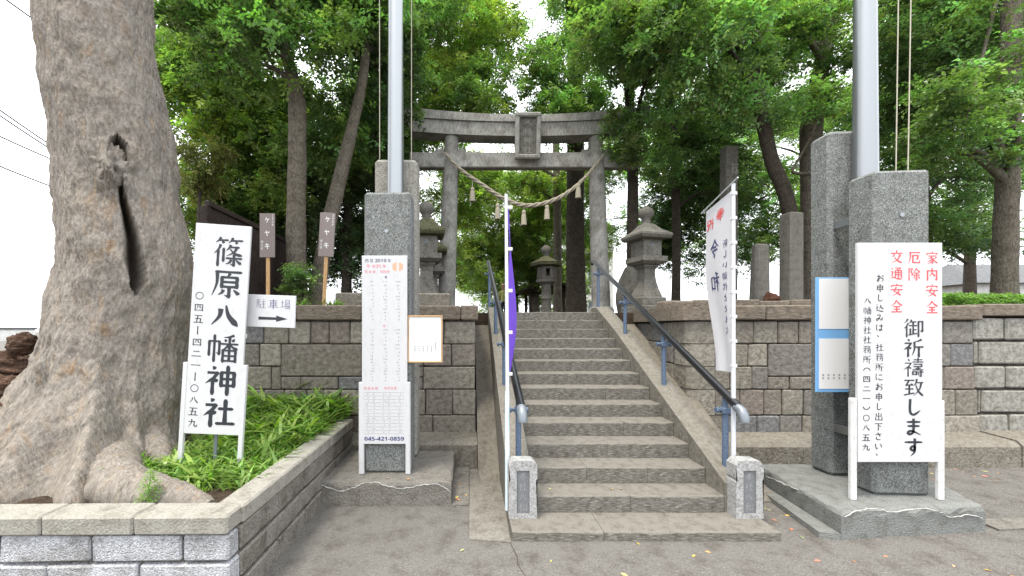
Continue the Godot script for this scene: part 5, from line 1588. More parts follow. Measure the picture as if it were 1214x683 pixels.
# blobs: [world centre, radius]; leaves gather in the outer half of each and leave holes
func crown(o: Node3D, blobs: Array, leafmat: String, dens: float, size: float) -> void:
	var nz := noise(FastNoiseLite.TYPE_SIMPLEX_SMOOTH, 0.55, 2, rng.randi() % 1000)
	for kind in 2:
		var xf := []
		var cols := []
		for b in blobs:
			var c: Vector3 = b[0]
			var r: float = b[1]
			var n := int(25.0 * dens * r * r + 6)
			for i in n:
				var v := Vector3(rng.randfn(), rng.randfn() * 0.8, rng.randfn()).normalized()
				var q := c + v * r * pow(rng.randf(), 0.45) * Vector3(1, 0.8, 1)
				if nz.get_noise_3dv(q * 2.2) < -0.12:
					continue
				var sc := rnd(0.75, 1.3) * size / 0.35
				var bs := Basis(Vector3.UP, rnd(0, TAU)) * Basis(Vector3.RIGHT, rnd(-0.5, 0.5))
				xf.append(Transform3D(bs.scaled(Vector3.ONE * sc), q - o.position))
				var g := rnd(0.4, 1.2) if rng.randf() < 0.75 else rnd(1.2, 1.9)
				cols.append(Color(g * rnd(0.8, 1.25), g, g * rnd(0.7, 1.15)))
		if xf.size():
			var m := spread(o, "crown", clump_mesh(kind + int(size * 100) % 7, 0.088), M[leafmat], xf, cols)
			m.set_meta("kind", "stuff")

# path: [u, v, d, radius] points from the ground up; blobs: [u, v, d, radius]
func tree(called: String, label: String, path: Array, blobs: Array, bark: String, leafmat: String, dens := 1.0, size := 0.35, limbs := 8, group := "trees on the shrine grounds") -> Node3D:
	var pts := []
	var rad := []
	for p in path:
		pts.append(P(p[0], p[1], p[2]))
		rad.append(p[3])
	pts[0].y = TOP - 0.1
	var o := thing(called, label, "tree", pts[0], group)
	var line := []
	for p in pts:
		line.append(p - o.position)
	var sm := smooth_path(line, 5)
	var rs := []
	for i in sm.size():
		var t := float(i) / (sm.size() - 1) * (rad.size() - 1)
		var j := mini(int(t), rad.size() - 2)
		var r := lerpf(rad[j], rad[j + 1], t - j)
		if i < 3:
			r *= 1.0 + 0.06 * (3 - i)
		rs.append(r)
	put("trunk", tube(sm, rs, 14, true, 0.05), M[bark], o)
	var world := []
	for b in blobs:
		world.append([P(b[0], b[1], b[2]), b[3]])
	for i in mini(limbs, world.size()):
		var e: Vector3 = world[i][0] - o.position
		# a limb leaves the trunk below the clump it carries
		var best: int = sm.size() - 1
		for j in range(sm.size() / 3, sm.size()):
			if sm[j].y < e.y - 0.35 * (sm[j] - e).length() * 0.8:
				best = j
		var s: Vector3 = sm[best]
		var r: float = minf(rs[best] * 0.55, 0.11)
		var mid := s.lerp(e, 0.5) + Vector3(rnd(-0.15, 0.15), 0.12 * (e - s).length(), rnd(-0.15, 0.15))
		put("limb", tube(smooth_path([s, mid, e], 5), [r, r * 0.9, r * 0.8, r * 0.72, r * 0.64, r * 0.56, r * 0.48, r * 0.4, r * 0.33, r * 0.25, r * 0.15], 8, false, 0.06), M[bark], o)
	crown(o, world, leafmat, dens, size)
	return o

# fills a patch of the picture with clumps between two depths
func mass(u0: float, u1: float, v0: float, v1: float, d0: float, d1: float, r: float, n: int) -> Array:
	var out := []
	for i in n:
		out.append([rnd(u0, u1), rnd(v0, v1), rnd(d0, d1), r * rnd(0.75, 1.25)])
	return out

func woods() -> void:
	# --- left of the gate
	tree("broadleaf_tree", "bushy evergreen tree with brightly lit leaf colour behind the brown fence", [[262, 330, 11.0, 0.2], [262, 250, 11.2, 0.17], [255, 170, 11.4, 0.12]],
		mass(225, 330, 110, 270, 9.8, 12.0, 0.95, 20) + mass(205, 300, 40, 130, 10.5, 13.0, 1.1, 12), "trunk_dark", "leaf_light", 1.7)  # lighter leaf colour carries the stronger light on this crown
	tree("olive_shrub", "yellowish olive shrub between the old tree and the bushy evergreen", [[236, 330, 8.6, 0.06], [236, 250, 8.6, 0.04], [238, 215, 8.6, 0.03]],
		mass(218, 262, 172, 235, 8.4, 9.0, 0.4, 8), "trunk_dark", "leaf_olive", 2.2, 0.2, 3)
	tree("forked_tree", "slender grey tree forking into two stems beside a name plate", [[352, 345, 8.2, 0.20], [351, 270, 8.2, 0.19], [352, 200, 8.2, 0.18], [352, 120, 8.2, 0.17], [345, 85, 8.2, 0.12], [330, 30, 8.2, 0.09], [318, -60, 8.3, 0.06]],
		mass(200, 340, -60, 70, 7.2, 9.5, 0.95, 18) + mass(300, 470, -60, 50, 7.5, 10.0, 0.95, 16) + mass(350, 430, 120, 200, 9.0, 10.0, 0.6, 6), "trunk", "leaf_mid", 1.1)
	tree("leaning_tree", "slim grey tree leaning over behind the slanting name plate", [[372, 352, 8.7, 0.18], [385, 290, 8.7, 0.16], [401, 220, 8.7, 0.15], [420, 140, 8.7, 0.12], [432, 80, 8.8, 0.10], [440, -20, 9.0, 0.07]],
		mass(380, 480, -40, 90, 8.5, 10.5, 0.85, 15) + mass(395, 480, 60, 170, 9.5, 11.5, 0.7, 10), "trunk", "leaf_deep", 1.1)
	tree("understorey_tree", "dark dense understorey tree behind the two slim grey trunks", [[410, 345, 12.5, 0.16], [412, 280, 12.5, 0.14], [414, 200, 12.5, 0.1]],
		mass(290, 440, 180, 330, 11.5, 14.0, 1.1, 26) + mass(330, 480, 80, 200, 12.0, 15.0, 1.3, 16) + mass(380, 470, 190, 335, 12.5, 14.5, 1.0, 12), "trunk_dark", "leaf_deep", 1.5)
	# --- behind and left of the gate, lit through from behind
	tree("maple_tree", "light green tree with dark bare limbs behind the mossy lantern and gate pillar", [[486, 360, 14.0, 0.24], [486, 260, 14.0, 0.22], [484, 160, 14.2, 0.2], [482, 60, 14.5, 0.14], [486, -30, 15.0, 0.08]],
		mass(490, 570, 60, 150, 13.0, 16.0, 1.05, 18) + mass(480, 590, -40, 60, 13.0, 16.0, 1.1, 16) + mass(500, 560, 170, 330, 15.0, 18.0, 1.0, 14) + [[575, 110, 15.0, 1.0], [590, 125, 15.0, 0.8], [560, 130, 14.5, 0.9]], "trunk_dark", "leaf_light", 0.95, 0.35, 14)
	tree("zelkova_tree", "dark leaved tree spreading in front of the bright gap over the gate", [[470, 362, 12.0, 0.22], [468, 260, 12.0, 0.2], [470, 120, 12.0, 0.17], [480, 0, 12.2, 0.12]],
		mass(475, 560, -30, 40, 11.0, 13.0, 0.8, 12) + mass(550, 610, 70, 120, 12.0, 14.0, 0.55, 6) + mass(555, 645, -10, 130, 13.0, 16.0, 0.45, 16) + mass(430, 480, 80, 200, 12.0, 13.0, 0.7, 8), "trunk_dark", "leaf_mid", 1.0, 0.32, 10)
	tree("far_tree", "pale leaved tree far behind the middle of the gate", [[634, 362, 24.0, 0.28], [634, 300, 24.0, 0.26], [633, 220, 24.0, 0.2]],
		mass(545, 650, 200, 345, 20.0, 27.0, 1.5, 34) + mass(600, 720, 200, 320, 22.0, 28.0, 1.5, 18), "trunk", "leaf_light", 1.2, 0.42)
	tree("far_tree", "low leafy tree beside the roofed shelter", [[612, 364, 30.0, 0.2], [612, 340, 30.0, 0.15], [612, 310, 30.0, 0.1]],
		mass(560, 690, 320, 366, 27.0, 33.0, 1.4, 20), "trunk", "leaf_light", 0.9, 0.42, 4)
	tree("cedar_tree", "thick straight dark trunk wrapped in leaves behind the gate and round lantern", [[683, 366, 15.0, 0.36], [682, 280, 15.0, 0.33], [682, 180, 15.0, 0.32], [682, 60, 15.2, 0.28], [684, -60, 15.5, 0.2]],
		mass(640, 712, -40, 150, 13.2, 15.8, 0.8, 30) + mass(620, 660, 40, 130, 13.5, 15.0, 0.45, 6), "trunk_dark", "leaf_mid", 1.05, 0.33, 8)
	tree("straight_tree", "straight reddish trunk between the round lantern and the thick dark trunk", [[661, 366, 17.5, 0.19], [661, 290, 17.5, 0.18], [660, 210, 17.5, 0.16], [658, 120, 17.8, 0.12]],
		mass(600, 700, 160, 240, 16.5, 19.0, 0.8, 9), "trunk", "leaf_light", 0.7, 0.35, 5)
	# --- right of the gate
	tree("camphor_tree", "leafy tree whose boughs hang over one end of the gate lintel", [[751, 356, 11.6, 0.17], [750, 280, 11.6, 0.16], [750, 200, 11.6, 0.15], [746, 100, 11.4, 0.12], [750, 0, 11.2, 0.08]],
		mass(705, 800, -30, 110, 8.8, 11.5, 0.85, 26) + [[735, 160, 10.3, 0.55], [722, 145, 10.4, 0.35], [748, 178, 10.6, 0.5], [770, 150, 10.2, 0.7], [790, 190, 10.6, 0.6]], "trunk_dark", "leaf_mid", 1.15)
	tree("camphor_tree", "tree with a slim dark trunk between the flared lantern and the dark slab", [[801, 352, 12.5, 0.13], [802, 280, 12.5, 0.12], [800, 200, 12.5, 0.11], [796, 120, 12.5, 0.08]],
		mass(770, 890, 60, 230, 11.5, 14.5, 0.95, 22) + mass(765, 895, 205, 335, 14.0, 17.0, 0.9, 30), "trunk_dark", "leaf_deep", 1.05)
	tree("leaning_oak", "dark trunk leaning left above the plain square stone pillar", [[945, 350, 9.2, 0.155], [936, 250, 9.2, 0.15], [915, 190, 9.2, 0.14], [902, 130, 9.1, 0.125], [895, 70, 9.0, 0.11], [885, -20, 8.8, 0.09]],
		mass(790, 900, -30, 60, 7.4, 9.2, 0.7, 18) + mass(800, 930, 60, 120, 8.4, 10.0, 0.6, 10) + mass(890, 960, -40, 100, 9.5, 11.5, 0.8, 8), "trunk_dark", "leaf_mid", 1.1, 0.32)
	tree("oak_tree", "stout grey brown trunk forking high beside the tall granite flag post", [[962, 350, 9.8, 0.215], [962, 260, 9.8, 0.205], [962, 150, 9.8, 0.225], [972, 90, 9.8, 0.17], [988, 10, 9.8, 0.14], [995, -60, 9.8, 0.12]],
		mass(890, 1015, -40, 70, 9.0, 11.5, 0.75, 18) + mass(950, 1010, 60, 140, 8.8, 9.6, 0.5, 7) + mass(900, 1020, 120, 330, 12.5, 15.0, 0.85, 16), "trunk", "leaf_mid", 0.95, 0.3)
	tree("hazel_tree", "dark leaved tree filling the space behind the thicker flagpole", [[1100, 350, 11.5, 0.12], [1098, 260, 11.5, 0.11], [1090, 150, 11.5, 0.1], [1085, 40, 11.3, 0.09]],
		mass(1040, 1170, 130, 290, 10.5, 12.5, 0.75, 26) + mass(1030, 1130, 20, 150, 8.4, 10.0, 0.6, 20) + mass(1040, 1214, -40, 40, 8.0, 10.0, 0.6, 18) + mass(1040, 1200, 40, 150, 11.0, 13.0, 0.9, 16), "trunk_dark", "leaf_deep", 1.15, 0.3)
	tree("smooth_tree", "smooth grey trunk rising from the hedge on the wall", [[1190, 352, 7.4, 0.165], [1192, 280, 7.4, 0.155], [1195, 200, 7.4, 0.148], [1197, 100, 7.4, 0.14], [1200, 0, 7.4, 0.12], [1204, -80, 7.4, 0.1]],
		mass(1090, 1214, 60, 190, 6.2, 7.6, 0.36, 15) + mass(1130, 1250, -40, 60, 6.2, 8.2, 0.5, 14) + mass(1180, 1300, 60, 200, 7.5, 9.0, 0.6, 8), "trunk", "leaf_mid", 1.15, 0.26, 14)
	tree("far_tree", "far tree showing between the boughs beyond the dark carved slab", [[1010, 356, 22.0, 0.25], [1010, 300, 22.0, 0.22], [1010, 220, 22.0, 0.18]],
		mass(690, 900, 150, 300, 20.0, 26.0, 1.5, 18) + mass(900, 1214, 180, 290, 18.0, 25.0, 1.5, 20), "trunk_dark", "leaf_mid", 0.8, 0.42)
	tree("far_tree", "far tall tree closing the gap above the far roofs", [[1150, 356, 26.0, 0.3], [1150, 260, 26.0, 0.25], [1150, 160, 26.0, 0.2]],
		mass(700, 1214, 20, 200, 20.0, 27.0, 1.8, 34), "trunk_dark", "leaf_mid", 0.9, 0.42)
	# bare dead branch looping out of the stout trunk
	var db := thing("dead_branch", "bare crooked dead branch curling beside the tall granite flag post", "branch", P(966, 205, 9.2))
	var pts := []
	for q in [[966, 205], [950, 206], [940, 203], [946, 190], [956, 172], [966, 150], [975, 130], [984, 118]]:
		pts.append(P(q[0], q[1], 9.2 + rnd(-0.1, 0.1)) - db.position)
	put("stem", tube(smooth_path(pts, 5), [0.06, 0.055, 0.05, 0.045, 0.04, 0.038, 0.036, 0.034, 0.032, 0.03, 0.028, 0.026], 8, true, 0.1), M.trunk, db)
	put("twig", tube(smooth_path([pts[5], pts[5] + Vector3(-0.2, 0.15, 0), pts[5] + Vector3(-0.35, 0.35, 0.05)], 4), [0.025, 0.02, 0.012], 6), M.trunk, db)
	# hedge on top of the wall
	var hg := thing("hedge", "low clipped green hedge along the top of the pale block wall", "hedge", Vector3(7.0, TOP, -6.6))
	var xf := []
	var cols := []
	for i in 1500:
		var x := rnd(6.2, 12.0)
		xf.append(Transform3D(Basis(Vector3.UP, rnd(0, TAU)).scaled(Vector3.ONE * rnd(0.3, 0.45)), Vector3(x, TOP + rnd(0.02, 0.24), -rnd(6.4, 7.0)) - hg.position))
		var g := rnd(0.7, 1.4)
		cols.append(Color(g * 1.1, g * 1.15, g * 0.8))
	spread(hg, "foliage", clump_mesh(3, 0.088), M.leaf_mid, xf, cols).set_meta("kind", "stuff")
	for i in 4:
		put("stem", tube([Vector3(-0.4 + i * 1.3, -0.05, 0), Vector3(-0.35 + i * 1.3, 0.15, 0)], [0.02, 0.01], 6), M.trunk_dark, hg)
	# shrub at the foot of the slim trunks
	var sh := thing("shrub", "small leafy shrub growing at the foot of the forked tree", "shrub", Vector3(X(358, 7.6), TOP, -7.6))
	put("stem", tube([Vector3(0, -0.05, 0), Vector3(0.02, 0.4, 0)], [0.02, 0.012], 6), M.trunk_dark, sh)
	crown(sh, [[P(355, 325, 7.6), 0.28], [P(362, 335, 7.5), 0.25], [P(350, 340, 7.6), 0.25], [P(368, 350, 7.5), 0.2]], "leaf_mid", 6.0, 0.16)

# ---------- small things ----------
func blade_mesh(seed_: int) -> ArrayMesh:
	var r := RandomNumberGenerator.new()
	r.seed = seed_
	var vs := PackedVector3Array()
	var ns := PackedVector3Array()
	for b in 9:
		var yaw := r.randf() * TAU
		var out := Vector3(cos(yaw), 0, sin(yaw))
		var w := out.cross(Vector3.UP) * r.randf_range(0.006, 0.014)
		var l := r.randf_range(0.07, 0.2)
		var lean := r.randf_range(0.5, 1.7)
		var p := Vector3(r.randf_range(-0.05, 0.05), 0, r.randf_range(-0.05, 0.05))
		var prev := p
		for s in 3:
			var t := (s + 1) / 3.0
			var q := p + Vector3.UP * l * (t - 0.35 * lean * t * t) + out * l * lean * t * t * 0.8
			var w0: Vector3 = w * [0.5, 1.0, 0.8][s]
			var w1: Vector3 = w * [1.0, 0.8, 0.02][s]
			var quad := [prev - w0, prev + w0, q + w1, q - w1]
			var n: Vector3 = (quad[1] - quad[0]).cross(quad[2] - quad[0]).normalized()
			for i in ([0, 1, 2, 0, 2, 3] if n.y < 0.0 else [0, 2, 1, 0, 3, 2]):
				vs.append(quad[i])
				ns.append(n if n.y > 0.0 else -n)
			prev = q
	var arr := []
	arr.resize(Mesh.ARRAY_MAX)
	arr[Mesh.ARRAY_VERTEX] = vs
	arr[Mesh.ARRAY_NORMAL] = ns
	var m := ArrayMesh.new()
	m.add_surface_from_arrays(Mesh.PRIMITIVE_TRIANGLES, arr)
	return m

func small_things() -> void:
	banners()
	# bamboo grass in the planter
	for kind in 2:
		var xf := []
		var cols := []
		for i in 1700:
			var x := rnd(-3.3, -1.82)
			var d := rnd(3.05, 5.85)
			# keep clear of the roots and of the bare corner of the bed
			if Vector2(x + 3.74, d - 4.33).length() < 0.8 + rnd(0.0, 0.2):
				continue
			if d < 3.75 - (x + 1.85) * 0.5 + rnd(-0.15, 0.15) and d < 3.5 + rnd(-0.2, 0.1):
				continue
			var sc := rnd(0.6, 1.4) * (1.0 + clampf((d - 4.0) * 0.45, 0.0, 0.85)) * (1.0 + (0.6 if rng.randf() < 0.08 else 0.0))
			xf.append(Transform3D(Basis(Vector3.UP, rnd(0, TAU)).scaled(Vector3.ONE * sc), Vector3(x, soil_y(x, d) - 0.02, -d)))
			var g := rnd(0.7, 1.7)
			cols.append(Color(g * rnd(0.85, 1.25), g, g * 0.9))
		var o := spread(self, "bamboo_grass", blade_mesh(7 + kind), M.grass, xf, cols)
		tag(o, "bright bamboo grass growing in the planter behind the leaning sign" if kind == 0 else "long bladed grass tufts growing in the planter behind the leaning sign", "grass", "", "stuff")
	# tall weed at the roots
	var w := thing("weed", "leafy upright weed growing between the roots at the planter edge", "weed", Vector3(X(178, 2.98), 0.56, -2.96))
	put("stem", tube([Vector3.ZERO, Vector3(0.02, 0.16, 0.02), Vector3(0.05, 0.33, 0.03)], [0.006, 0.005, 0.003], 6), M.leaf_mid, w)
	var xf := []
	var cols := []
	for i in 16:
		var t := i / 15.0
		xf.append(Transform3D(Basis(Vector3.UP, i * 2.4).scaled(Vector3.ONE * lerpf(0.3, 0.14, t)), Vector3(0.05 * t, 0.03 + 0.3 * t, 0.03 * t)))
		cols.append(Color(1.2, 1.2, 1.0))
	spread(w, "leaf_whorls", clump_mesh(5, 0.088), M.grass, xf, cols).set_meta("kind", "stuff")
	# weeds on the coping and in the joints
	for q in [[[332, 360, 6.15], "sparse tall weed on the coping behind the parking sign"], [[352, 358, 6.3], "low weed tuft on the coping beside the slanting name plate"], [[395, 361, 6.25], "thin weed tuft on the coping beside the grey terrace stones"]]:
		var g := thing("weed", q[1], "weed", P(q[0][0], q[0][1], q[0][2]), "weeds on the wall")
		g.position.y = TOP - 0.02
		var x2 := []
		var c2 := []
		for i in 9:
			x2.append(Transform3D(Basis(Vector3.UP, i * 1.3).scaled(Vector3.ONE * rnd(0.7, 1.5)), Vector3(rnd(-0.15, 0.15), 0, rnd(-0.06, 0.06))))
			c2.append(Color(rnd(0.8, 1.2), rnd(0.8, 1.2), 0.8))
		spread(g, "blades", blade_mesh(15), M.grass, x2, c2).set_meta("kind", "stuff")
	# fallen leaves
	var lv := ArrayMesh.new()
	var arr := []
	arr.resize(Mesh.ARRAY_MAX)
	arr[Mesh.ARRAY_VERTEX] = PackedVector3Array([Vector3(-0.03, 0.002, 0), Vector3(0, 0.008, -0.014), Vector3(0.03, 0.004, 0), Vector3(-0.03, 0.002, 0), Vector3(0.03, 0.004, 0), Vector3(0, 0.003, 0.015)])
	arr[Mesh.ARRAY_NORMAL] = PackedVector3Array([Vector3.UP, Vector3.UP, Vector3.UP, Vector3.UP, Vector3.UP, Vector3.UP])
	lv.add_surface_from_arrays(Mesh.PRIMITIVE_TRIANGLES, arr)
	var lx := []
	var lc := []
	for q in [[5.2, 7.5, 5.0, 5.45, 26, 0.0], [2.9, 3.3, 3.6, 4.6, 9, 0.0], [-0.17, 0.0, 4.4, 5.3, 8, 0.022], [-1.2, 6.0, 2.6, 3.6, 26, 0.0], [0.7, 2.5, 4.0, 4.6, 3, 0.25], [-3.0, -1.9, 3.0, 4.2, 40, 0.59], [-1.6, -0.3, 4.35, 4.5, 3, 0.27]]:
		for i in q[4]:
			var x := rnd(q[0], q[1])
			var d := rnd(q[2], q[3])
			if q[5] > 0.24 and q[5] < 0.26:
				d = 4.15
			lx.append(Transform3D(Basis(Vector3.UP, rnd(0, TAU)).scaled(Vector3.ONE * rnd(0.5, 1.2)), Vector3(x, q[5] + 0.001, -d)))
			lc.append(Color(rnd(0.7, 1.6), rnd(0.6, 1.5), rnd(0.5, 1.3)))
	tag(spread(self, "fallen_leaves", lv, M.litter, lx, lc), "dry brown and yellow leaves scattered over the ground", "leaves", "", "stuff")
	# overhead cables left of the tree
	for q in [[[-140, 30, 14.0], [140, 225, 20.0], "uppermost of the cables crossing the sky behind the old tree"], [[-140, 40, 14.0], [140, 228, 20.0], "cable just below the uppermost one crossing the sky behind the old tree"], [[-140, 95, 14.0], [140, 222, 20.0], "thick cable third from the top behind the old tree"], [[-140, 138, 14.0], [140, 250, 20.0], "lowest cable crossing the sky behind the old tree"], [[-60, -50, 13.0], [120, 75, 18.0], "high steep cable passing behind the top of the old trunk"]]:
		var a := P(q[0][0], q[0][1], q[0][2])
		var b := P(q[1][0], q[1][1], q[1][2])
		var c := tag(put("overhead_cable", tube(smooth_path([a, a.lerp(b, 0.5) - Vector3(0, 0.12, 0), b], 8), [0.03], 6), M.cable, self), q[2], "cable", "overhead cables")
	person()

func cloth(parent: Node, called: String, f: Callable, nu: int, nv: int, m: Material) -> MeshInstance3D:
	# a thin sheet with two faces 1.5 mm apart
	var st := begin()
	var g := []
	for i in nu + 1:
		var r := []
		for j in nv + 1:
			r.append(f.call(float(i) / nu, float(j) / nv))
		g.append(r)
	st.set_smooth_group(0)
	for i in nu:
		for j in nv:
			for p in [g[i][j], g[i + 1][j], g[i + 1][j + 1], g[i][j], g[i + 1][j + 1], g[i][j + 1]]:
				st.add_vertex(p)
	return put(called, done(st), m, parent)

func banners() -> void:
	# white banner: hangs back from its pole, seen from behind, so that its print is reversed
	var w := thing("white_banner", "white cloth banner with red and black characters tied to the handrail", "banner", Vector3(X(869.5, 4.08), 0.08, -4.08), "festival banners")
	put("pole", tube([Vector3.ZERO, Vector3(0, 1.5, 0), Vector3(0, 3.3, 0)], [0.024, 0.021, 0.018], 10), M.pole_white, w)
	put("cross_bar", tube([Vector3(-0.035, 3.32, 0.12), Vector3(0.17, 3.24, -0.85)], [0.008], 6), M.pole_white, w)
	var at_w := func(s: float, t: float) -> Vector3:
		# s: from the pole to the free edge, t: from the top down
		var sway := t * t
		var back := lerpf(0.72, 0.42, smoothstep(0.35, 1.0, t)) * s
		return Vector3(0.012 + 0.155 * s * (1.0 - 0.4 * sway) + 0.014 * sin(s * 7.0 + t * 5.0) * t, 3.25 - t * 1.87 - 0.02 * s, -0.03 - back)
	cloth(w, "cloth", at_w, 10, 30, M.cloth)
	for i in 8:
		put("loop", box(Vector3(0.05, 0.035, 0.05), 0.005), M.cloth, w, Vector3(0.005, 3.2 - i * 0.25, -0.005))
	var on := func(text: String, m: Material, s: float, t: float, sw: float, sh: float, dt: float, ds := 0.0) -> void:
		var i := 0
		for ch in text:
			var st := begin()
			var s0: float = s + ds * i
			var t0: float = t + dt * i
			add_glyph(st, ch, func(p: Vector2, zz: float): return at_w.call(clampf(s0 + (p.x - 50.0) / 100.0 * sw, 0, 1), t0 + (p.y - 50.0) / 100.0 * sh) + Vector3(-0.004 - zz, 0, 0.002), 0.0, 1.1)
			i += 1
			put("character", done(st), m, w)
	on.call("奉祝", M.red, 0.42, 0.085, 0.3, 0.07, 0.018, 0.38)
	on.call("令和", M.navy, 0.62, 0.27, 0.36, 0.12, 0.2)
	on.call("新しい御代とともに", M.navy, 0.24, 0.27, 0.15, 0.045, 0.062)
	# purple banner, almost edge on
	var p := thing("purple_banner", "narrow purple cloth banner on a white pole tied to the handrail", "banner", Vector3(X(601.5, 4.05), 0.08, -4.05), "festival banners")
	put("pole", tube([Vector3(0, 0.0, 0), Vector3(0, 0.9, 0), Vector3(0, 1.2, 0)], [0.024, 0.024, 0.022], 10), M.pole_tint, p)
	put("pole", tube([Vector3(0, 1.2, 0), Vector3(-0.012, 3.18, 0)], [0.02, 0.016], 10), M.pole_white, p)
	var at_p := func(s: float, t: float) -> Vector3:
		return Vector3(0.012 + s * (0.02 + 0.095 * sin(t * PI * 0.92)) + 0.012 * sin(t * 8.0 + s * 2.0), 3.12 - t * 1.78, -0.02 - s * lerpf(0.5, 0.2, t))
	cloth(p, "cloth", at_p, 8, 30, M.purple)
	for i in 5:
		put("loop", box(Vector3(0.06, 0.035, 0.03), 0.004), M.cloth, p, Vector3(0.022, 3.05 - i * 0.42, -0.005))
	var i := 0
	for ch in "八幡神社":
		var st := begin()
		var t0 := 0.42 + 0.15 * i
		add_glyph(st, ch, func(q: Vector2, zz: float): return at_p.call(clampf(0.6 + (q.x - 50.0) / 100.0 * 0.7, 0, 1), t0 + (q.y - 50.0) / 100.0 * 0.12) + Vector3(-0.003 - zz, 0, 0.003), 0.0, 1.3)
		i += 1
		put("character", done(st), M.cloth, p)

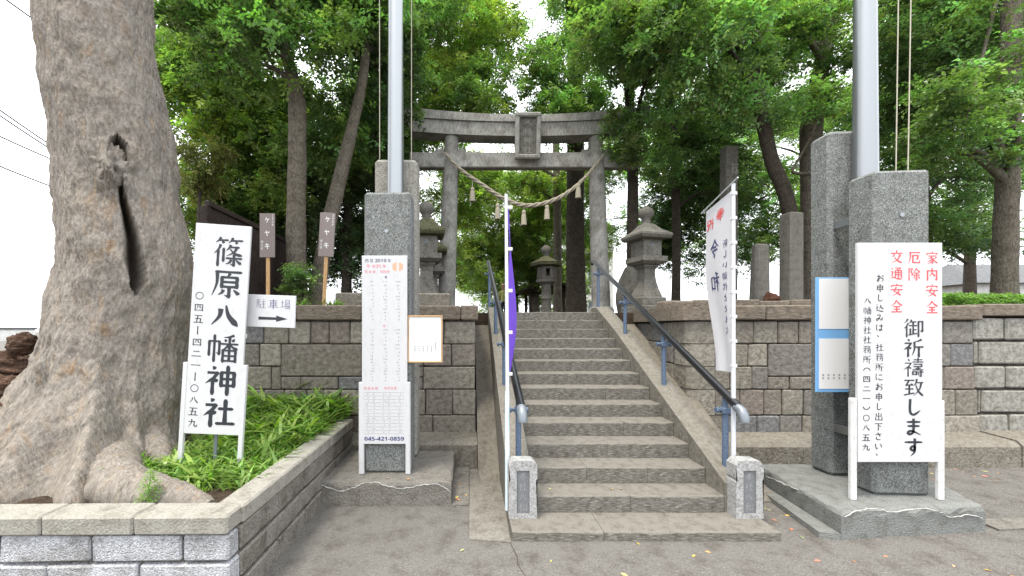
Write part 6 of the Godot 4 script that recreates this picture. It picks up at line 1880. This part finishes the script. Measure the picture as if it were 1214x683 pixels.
# ---------- the visitor far up on the grounds ----------
func person() -> void:
	var o := thing("person", "person in a brimmed hat, yellow green top and dark trousers beyond the top step", "person", Vector3(X(596.8, 18.5), TOP - 0.008, -18.5))
	var bones := [
		[Vector3(0, 0.92, 0), 0.135, Vector3(0, 1.18, 0.01), 0.125], [Vector3(0, 1.18, 0.01), 0.125, Vector3(0, 1.34, 0), 0.115],
		[Vector3(-0.12, 1.36, 0), 0.06, Vector3(0.12, 1.36, 0), 0.06], [Vector3(0, 1.38, 0), 0.05, Vector3(0, 1.47, 0.01), 0.046],
		[Vector3(0, 1.54, 0.02), 0.085, Vector3(0, 1.6, 0.01), 0.088], [Vector3(0, 1.55, 0.1), 0.015, Vector3(0, 1.53, 0.115), 0.014],
		[Vector3(-0.165, 1.34, 0), 0.05, Vector3(-0.21, 1.08, 0.0), 0.042], [Vector3(-0.21, 1.08, 0), 0.04, Vector3(-0.17, 0.86, 0.1), 0.03],
		[Vector3(0.165, 1.34, 0), 0.05, Vector3(0.21, 1.08, 0.0), 0.042], [Vector3(0.21, 1.08, 0), 0.04, Vector3(0.17, 0.86, 0.1), 0.03],
		[Vector3(-0.08, 0.88, 0), 0.095, Vector3(-0.09, 0.48, 0.02), 0.065], [Vector3(-0.09, 0.48, 0.02), 0.062, Vector3(-0.1, 0.09, 0), 0.042], [Vector3(-0.1, 0.045, -0.02), 0.042, Vector3(-0.11, 0.035, 0.14), 0.033],
		[Vector3(0.08, 0.88, 0), 0.095, Vector3(0.09, 0.48, 0.02), 0.065], [Vector3(0.09, 0.48, 0.02), 0.062, Vector3(0.1, 0.09, 0), 0.042], [Vector3(0.1, 0.045, -0.02), 0.042, Vector3(0.11, 0.035, 0.14), 0.033]]
	for s in [-1, 1]:
		var wr := Vector3(s * 0.17, 0.86, 0.1)
		bones.append([wr, 0.03, wr + Vector3(-s * 0.012, -0.06, 0.03), 0.03])
		for f in 4:
			var k := wr + Vector3(s * 0.004 + (f - 1.5) * 0.0, -0.07, 0.012 + f * 0.018)
			bones.append([k, 0.011, k + Vector3(-s * 0.012, -[0.07, 0.08, 0.075, 0.06][f], 0.01), 0.009])
		bones.append([wr + Vector3(0, -0.03, 0.045), 0.012, wr + Vector3(-s * 0.03, -0.075, 0.07), 0.01])
	var cell := 0.021
	var lo := Vector3(-0.32, -0.02, -0.2)
	var n := Vector3i(31, 83, 22)
	var val := PackedFloat32Array()
	val.resize(n.x * n.y * n.z)
	var ax := []
	for b in bones:
		ax.append([b[0], b[1], b[2] - b[0], b[3] - b[1], 1.0 / maxf((b[2] - b[0]).length_squared(), 1e-6), minf(b[0].y, b[2].y) - 0.22, maxf(b[0].y, b[2].y) + 0.22])
	for y in n.y:
		var near := []
		var py := lo.y + y * cell
		for b in ax:
			if py > b[5] and py < b[6]:
				near.append(b)
		for z in n.z:
			for x in n.x:
				var p := lo + Vector3(x, y, z) * cell
				var d := 1.0
				for b in near:
					var t := clampf((p - b[0]).dot(b[2]) * b[4], 0.0, 1.0)
					var e: float = (p - b[0] - b[2] * t).length() - b[1] - b[3] * t
					var h := clampf(0.5 + 0.5 * (d - e) / 0.025, 0.0, 1.0)
					d = lerpf(d, e, h) - 0.025 * h * (1.0 - h)
				val[(y * n.z + z) * n.x + x] = d
	var at_ := func(x: int, y: int, z: int) -> float: return val[(y * n.z + z) * n.x + x]
	var vid := {}
	var verts := []
	var st := begin()
	st.set_smooth_group(0)
	for y in n.y - 1:
		for z in n.z - 1:
			for x in n.x - 1:
				var sum := Vector3.ZERO
				var cnt := 0
				var c := []
				for q in 8:
					c.append(at_.call(x + (q & 1), y + ((q >> 1) & 1), z + (q >> 2)))
				for e in [[0, 1], [2, 3], [4, 5], [6, 7], [0, 2], [1, 3], [4, 6], [5, 7], [0, 4], [1, 5], [2, 6], [3, 7]]:
					var a: float = c[e[0]]
					var b: float = c[e[1]]
					if (a < 0.0) != (b < 0.0):
						var t := a / (a - b)
						var pa := Vector3(e[0] & 1, (e[0] >> 1) & 1, e[0] >> 2)
						var pb := Vector3(e[1] & 1, (e[1] >> 1) & 1, e[1] >> 2)
						sum += pa.lerp(pb, t)
						cnt += 1
				if cnt:
					vid[Vector3i(x, y, z)] = verts.size()
					verts.append(lo + (Vector3(x, y, z) + sum / cnt) * cell)
	var paint := func(p: Vector3) -> Color:
		if p.y > 1.41:
			return Color(0.03, 0.022, 0.018) if p.z < 0.035 and p.y > 1.5 else Color(0.45, 0.27, 0.19)
		if p.y < 0.06:
			return Color(0.08, 0.06, 0.05)
		if absf(p.x) > 0.14 and p.y < 1.12 and p.y > 0.7:
			return Color(0.45, 0.27, 0.19)
		return Color(0.36, 0.36, 0.11) if p.y > 0.9 else Color(0.02, 0.022, 0.03)
	for y in range(1, n.y - 1):
		for z in range(1, n.z - 1):
			for x in range(1, n.x - 1):
				var s0: float = at_.call(x, y, z)
				for axis in 3:
					var g := Vector3i(x, y, z)
					var off := Vector3i(1, 0, 0) if axis == 0 else Vector3i(0, 1, 0) if axis == 1 else Vector3i(0, 0, 1)
					var s1: float = at_.call(x + off.x, y + off.y, z + off.z)
					if (s0 < 0.0) == (s1 < 0.0):
						continue
					var u := Vector3i(0, 1, 0) if axis == 0 else Vector3i(0, 0, 1) if axis == 1 else Vector3i(1, 0, 0)
					var v := Vector3i(0, 0, 1) if axis == 0 else Vector3i(1, 0, 0) if axis == 1 else Vector3i(0, 1, 0)
					var ids := [g, g - u, g - u - v, g - v]
					var ok := true
					for q in ids:
						ok = ok and vid.has(q)
					if not ok:
						continue
					var order := [0, 1, 2, 0, 2, 3] if s0 > 0.0 else [0, 2, 1, 0, 3, 2]
					for k in order:
						var p: Vector3 = verts[vid[ids[k]]]
						st.set_color(paint.call(p))
						st.add_vertex(p)
	put("body", done(st), M.person, o)
	var h := begin()
	add_lathe(h, [[0.19, 0.0], [0.18, 0.014], [0.1, 0.022], [0.092, 0.07], [0.07, 0.1], [0.01, 0.108]], 18, Vector3(0, 1.645, 0.015))
	put("hat", done(h), M.hat, o)
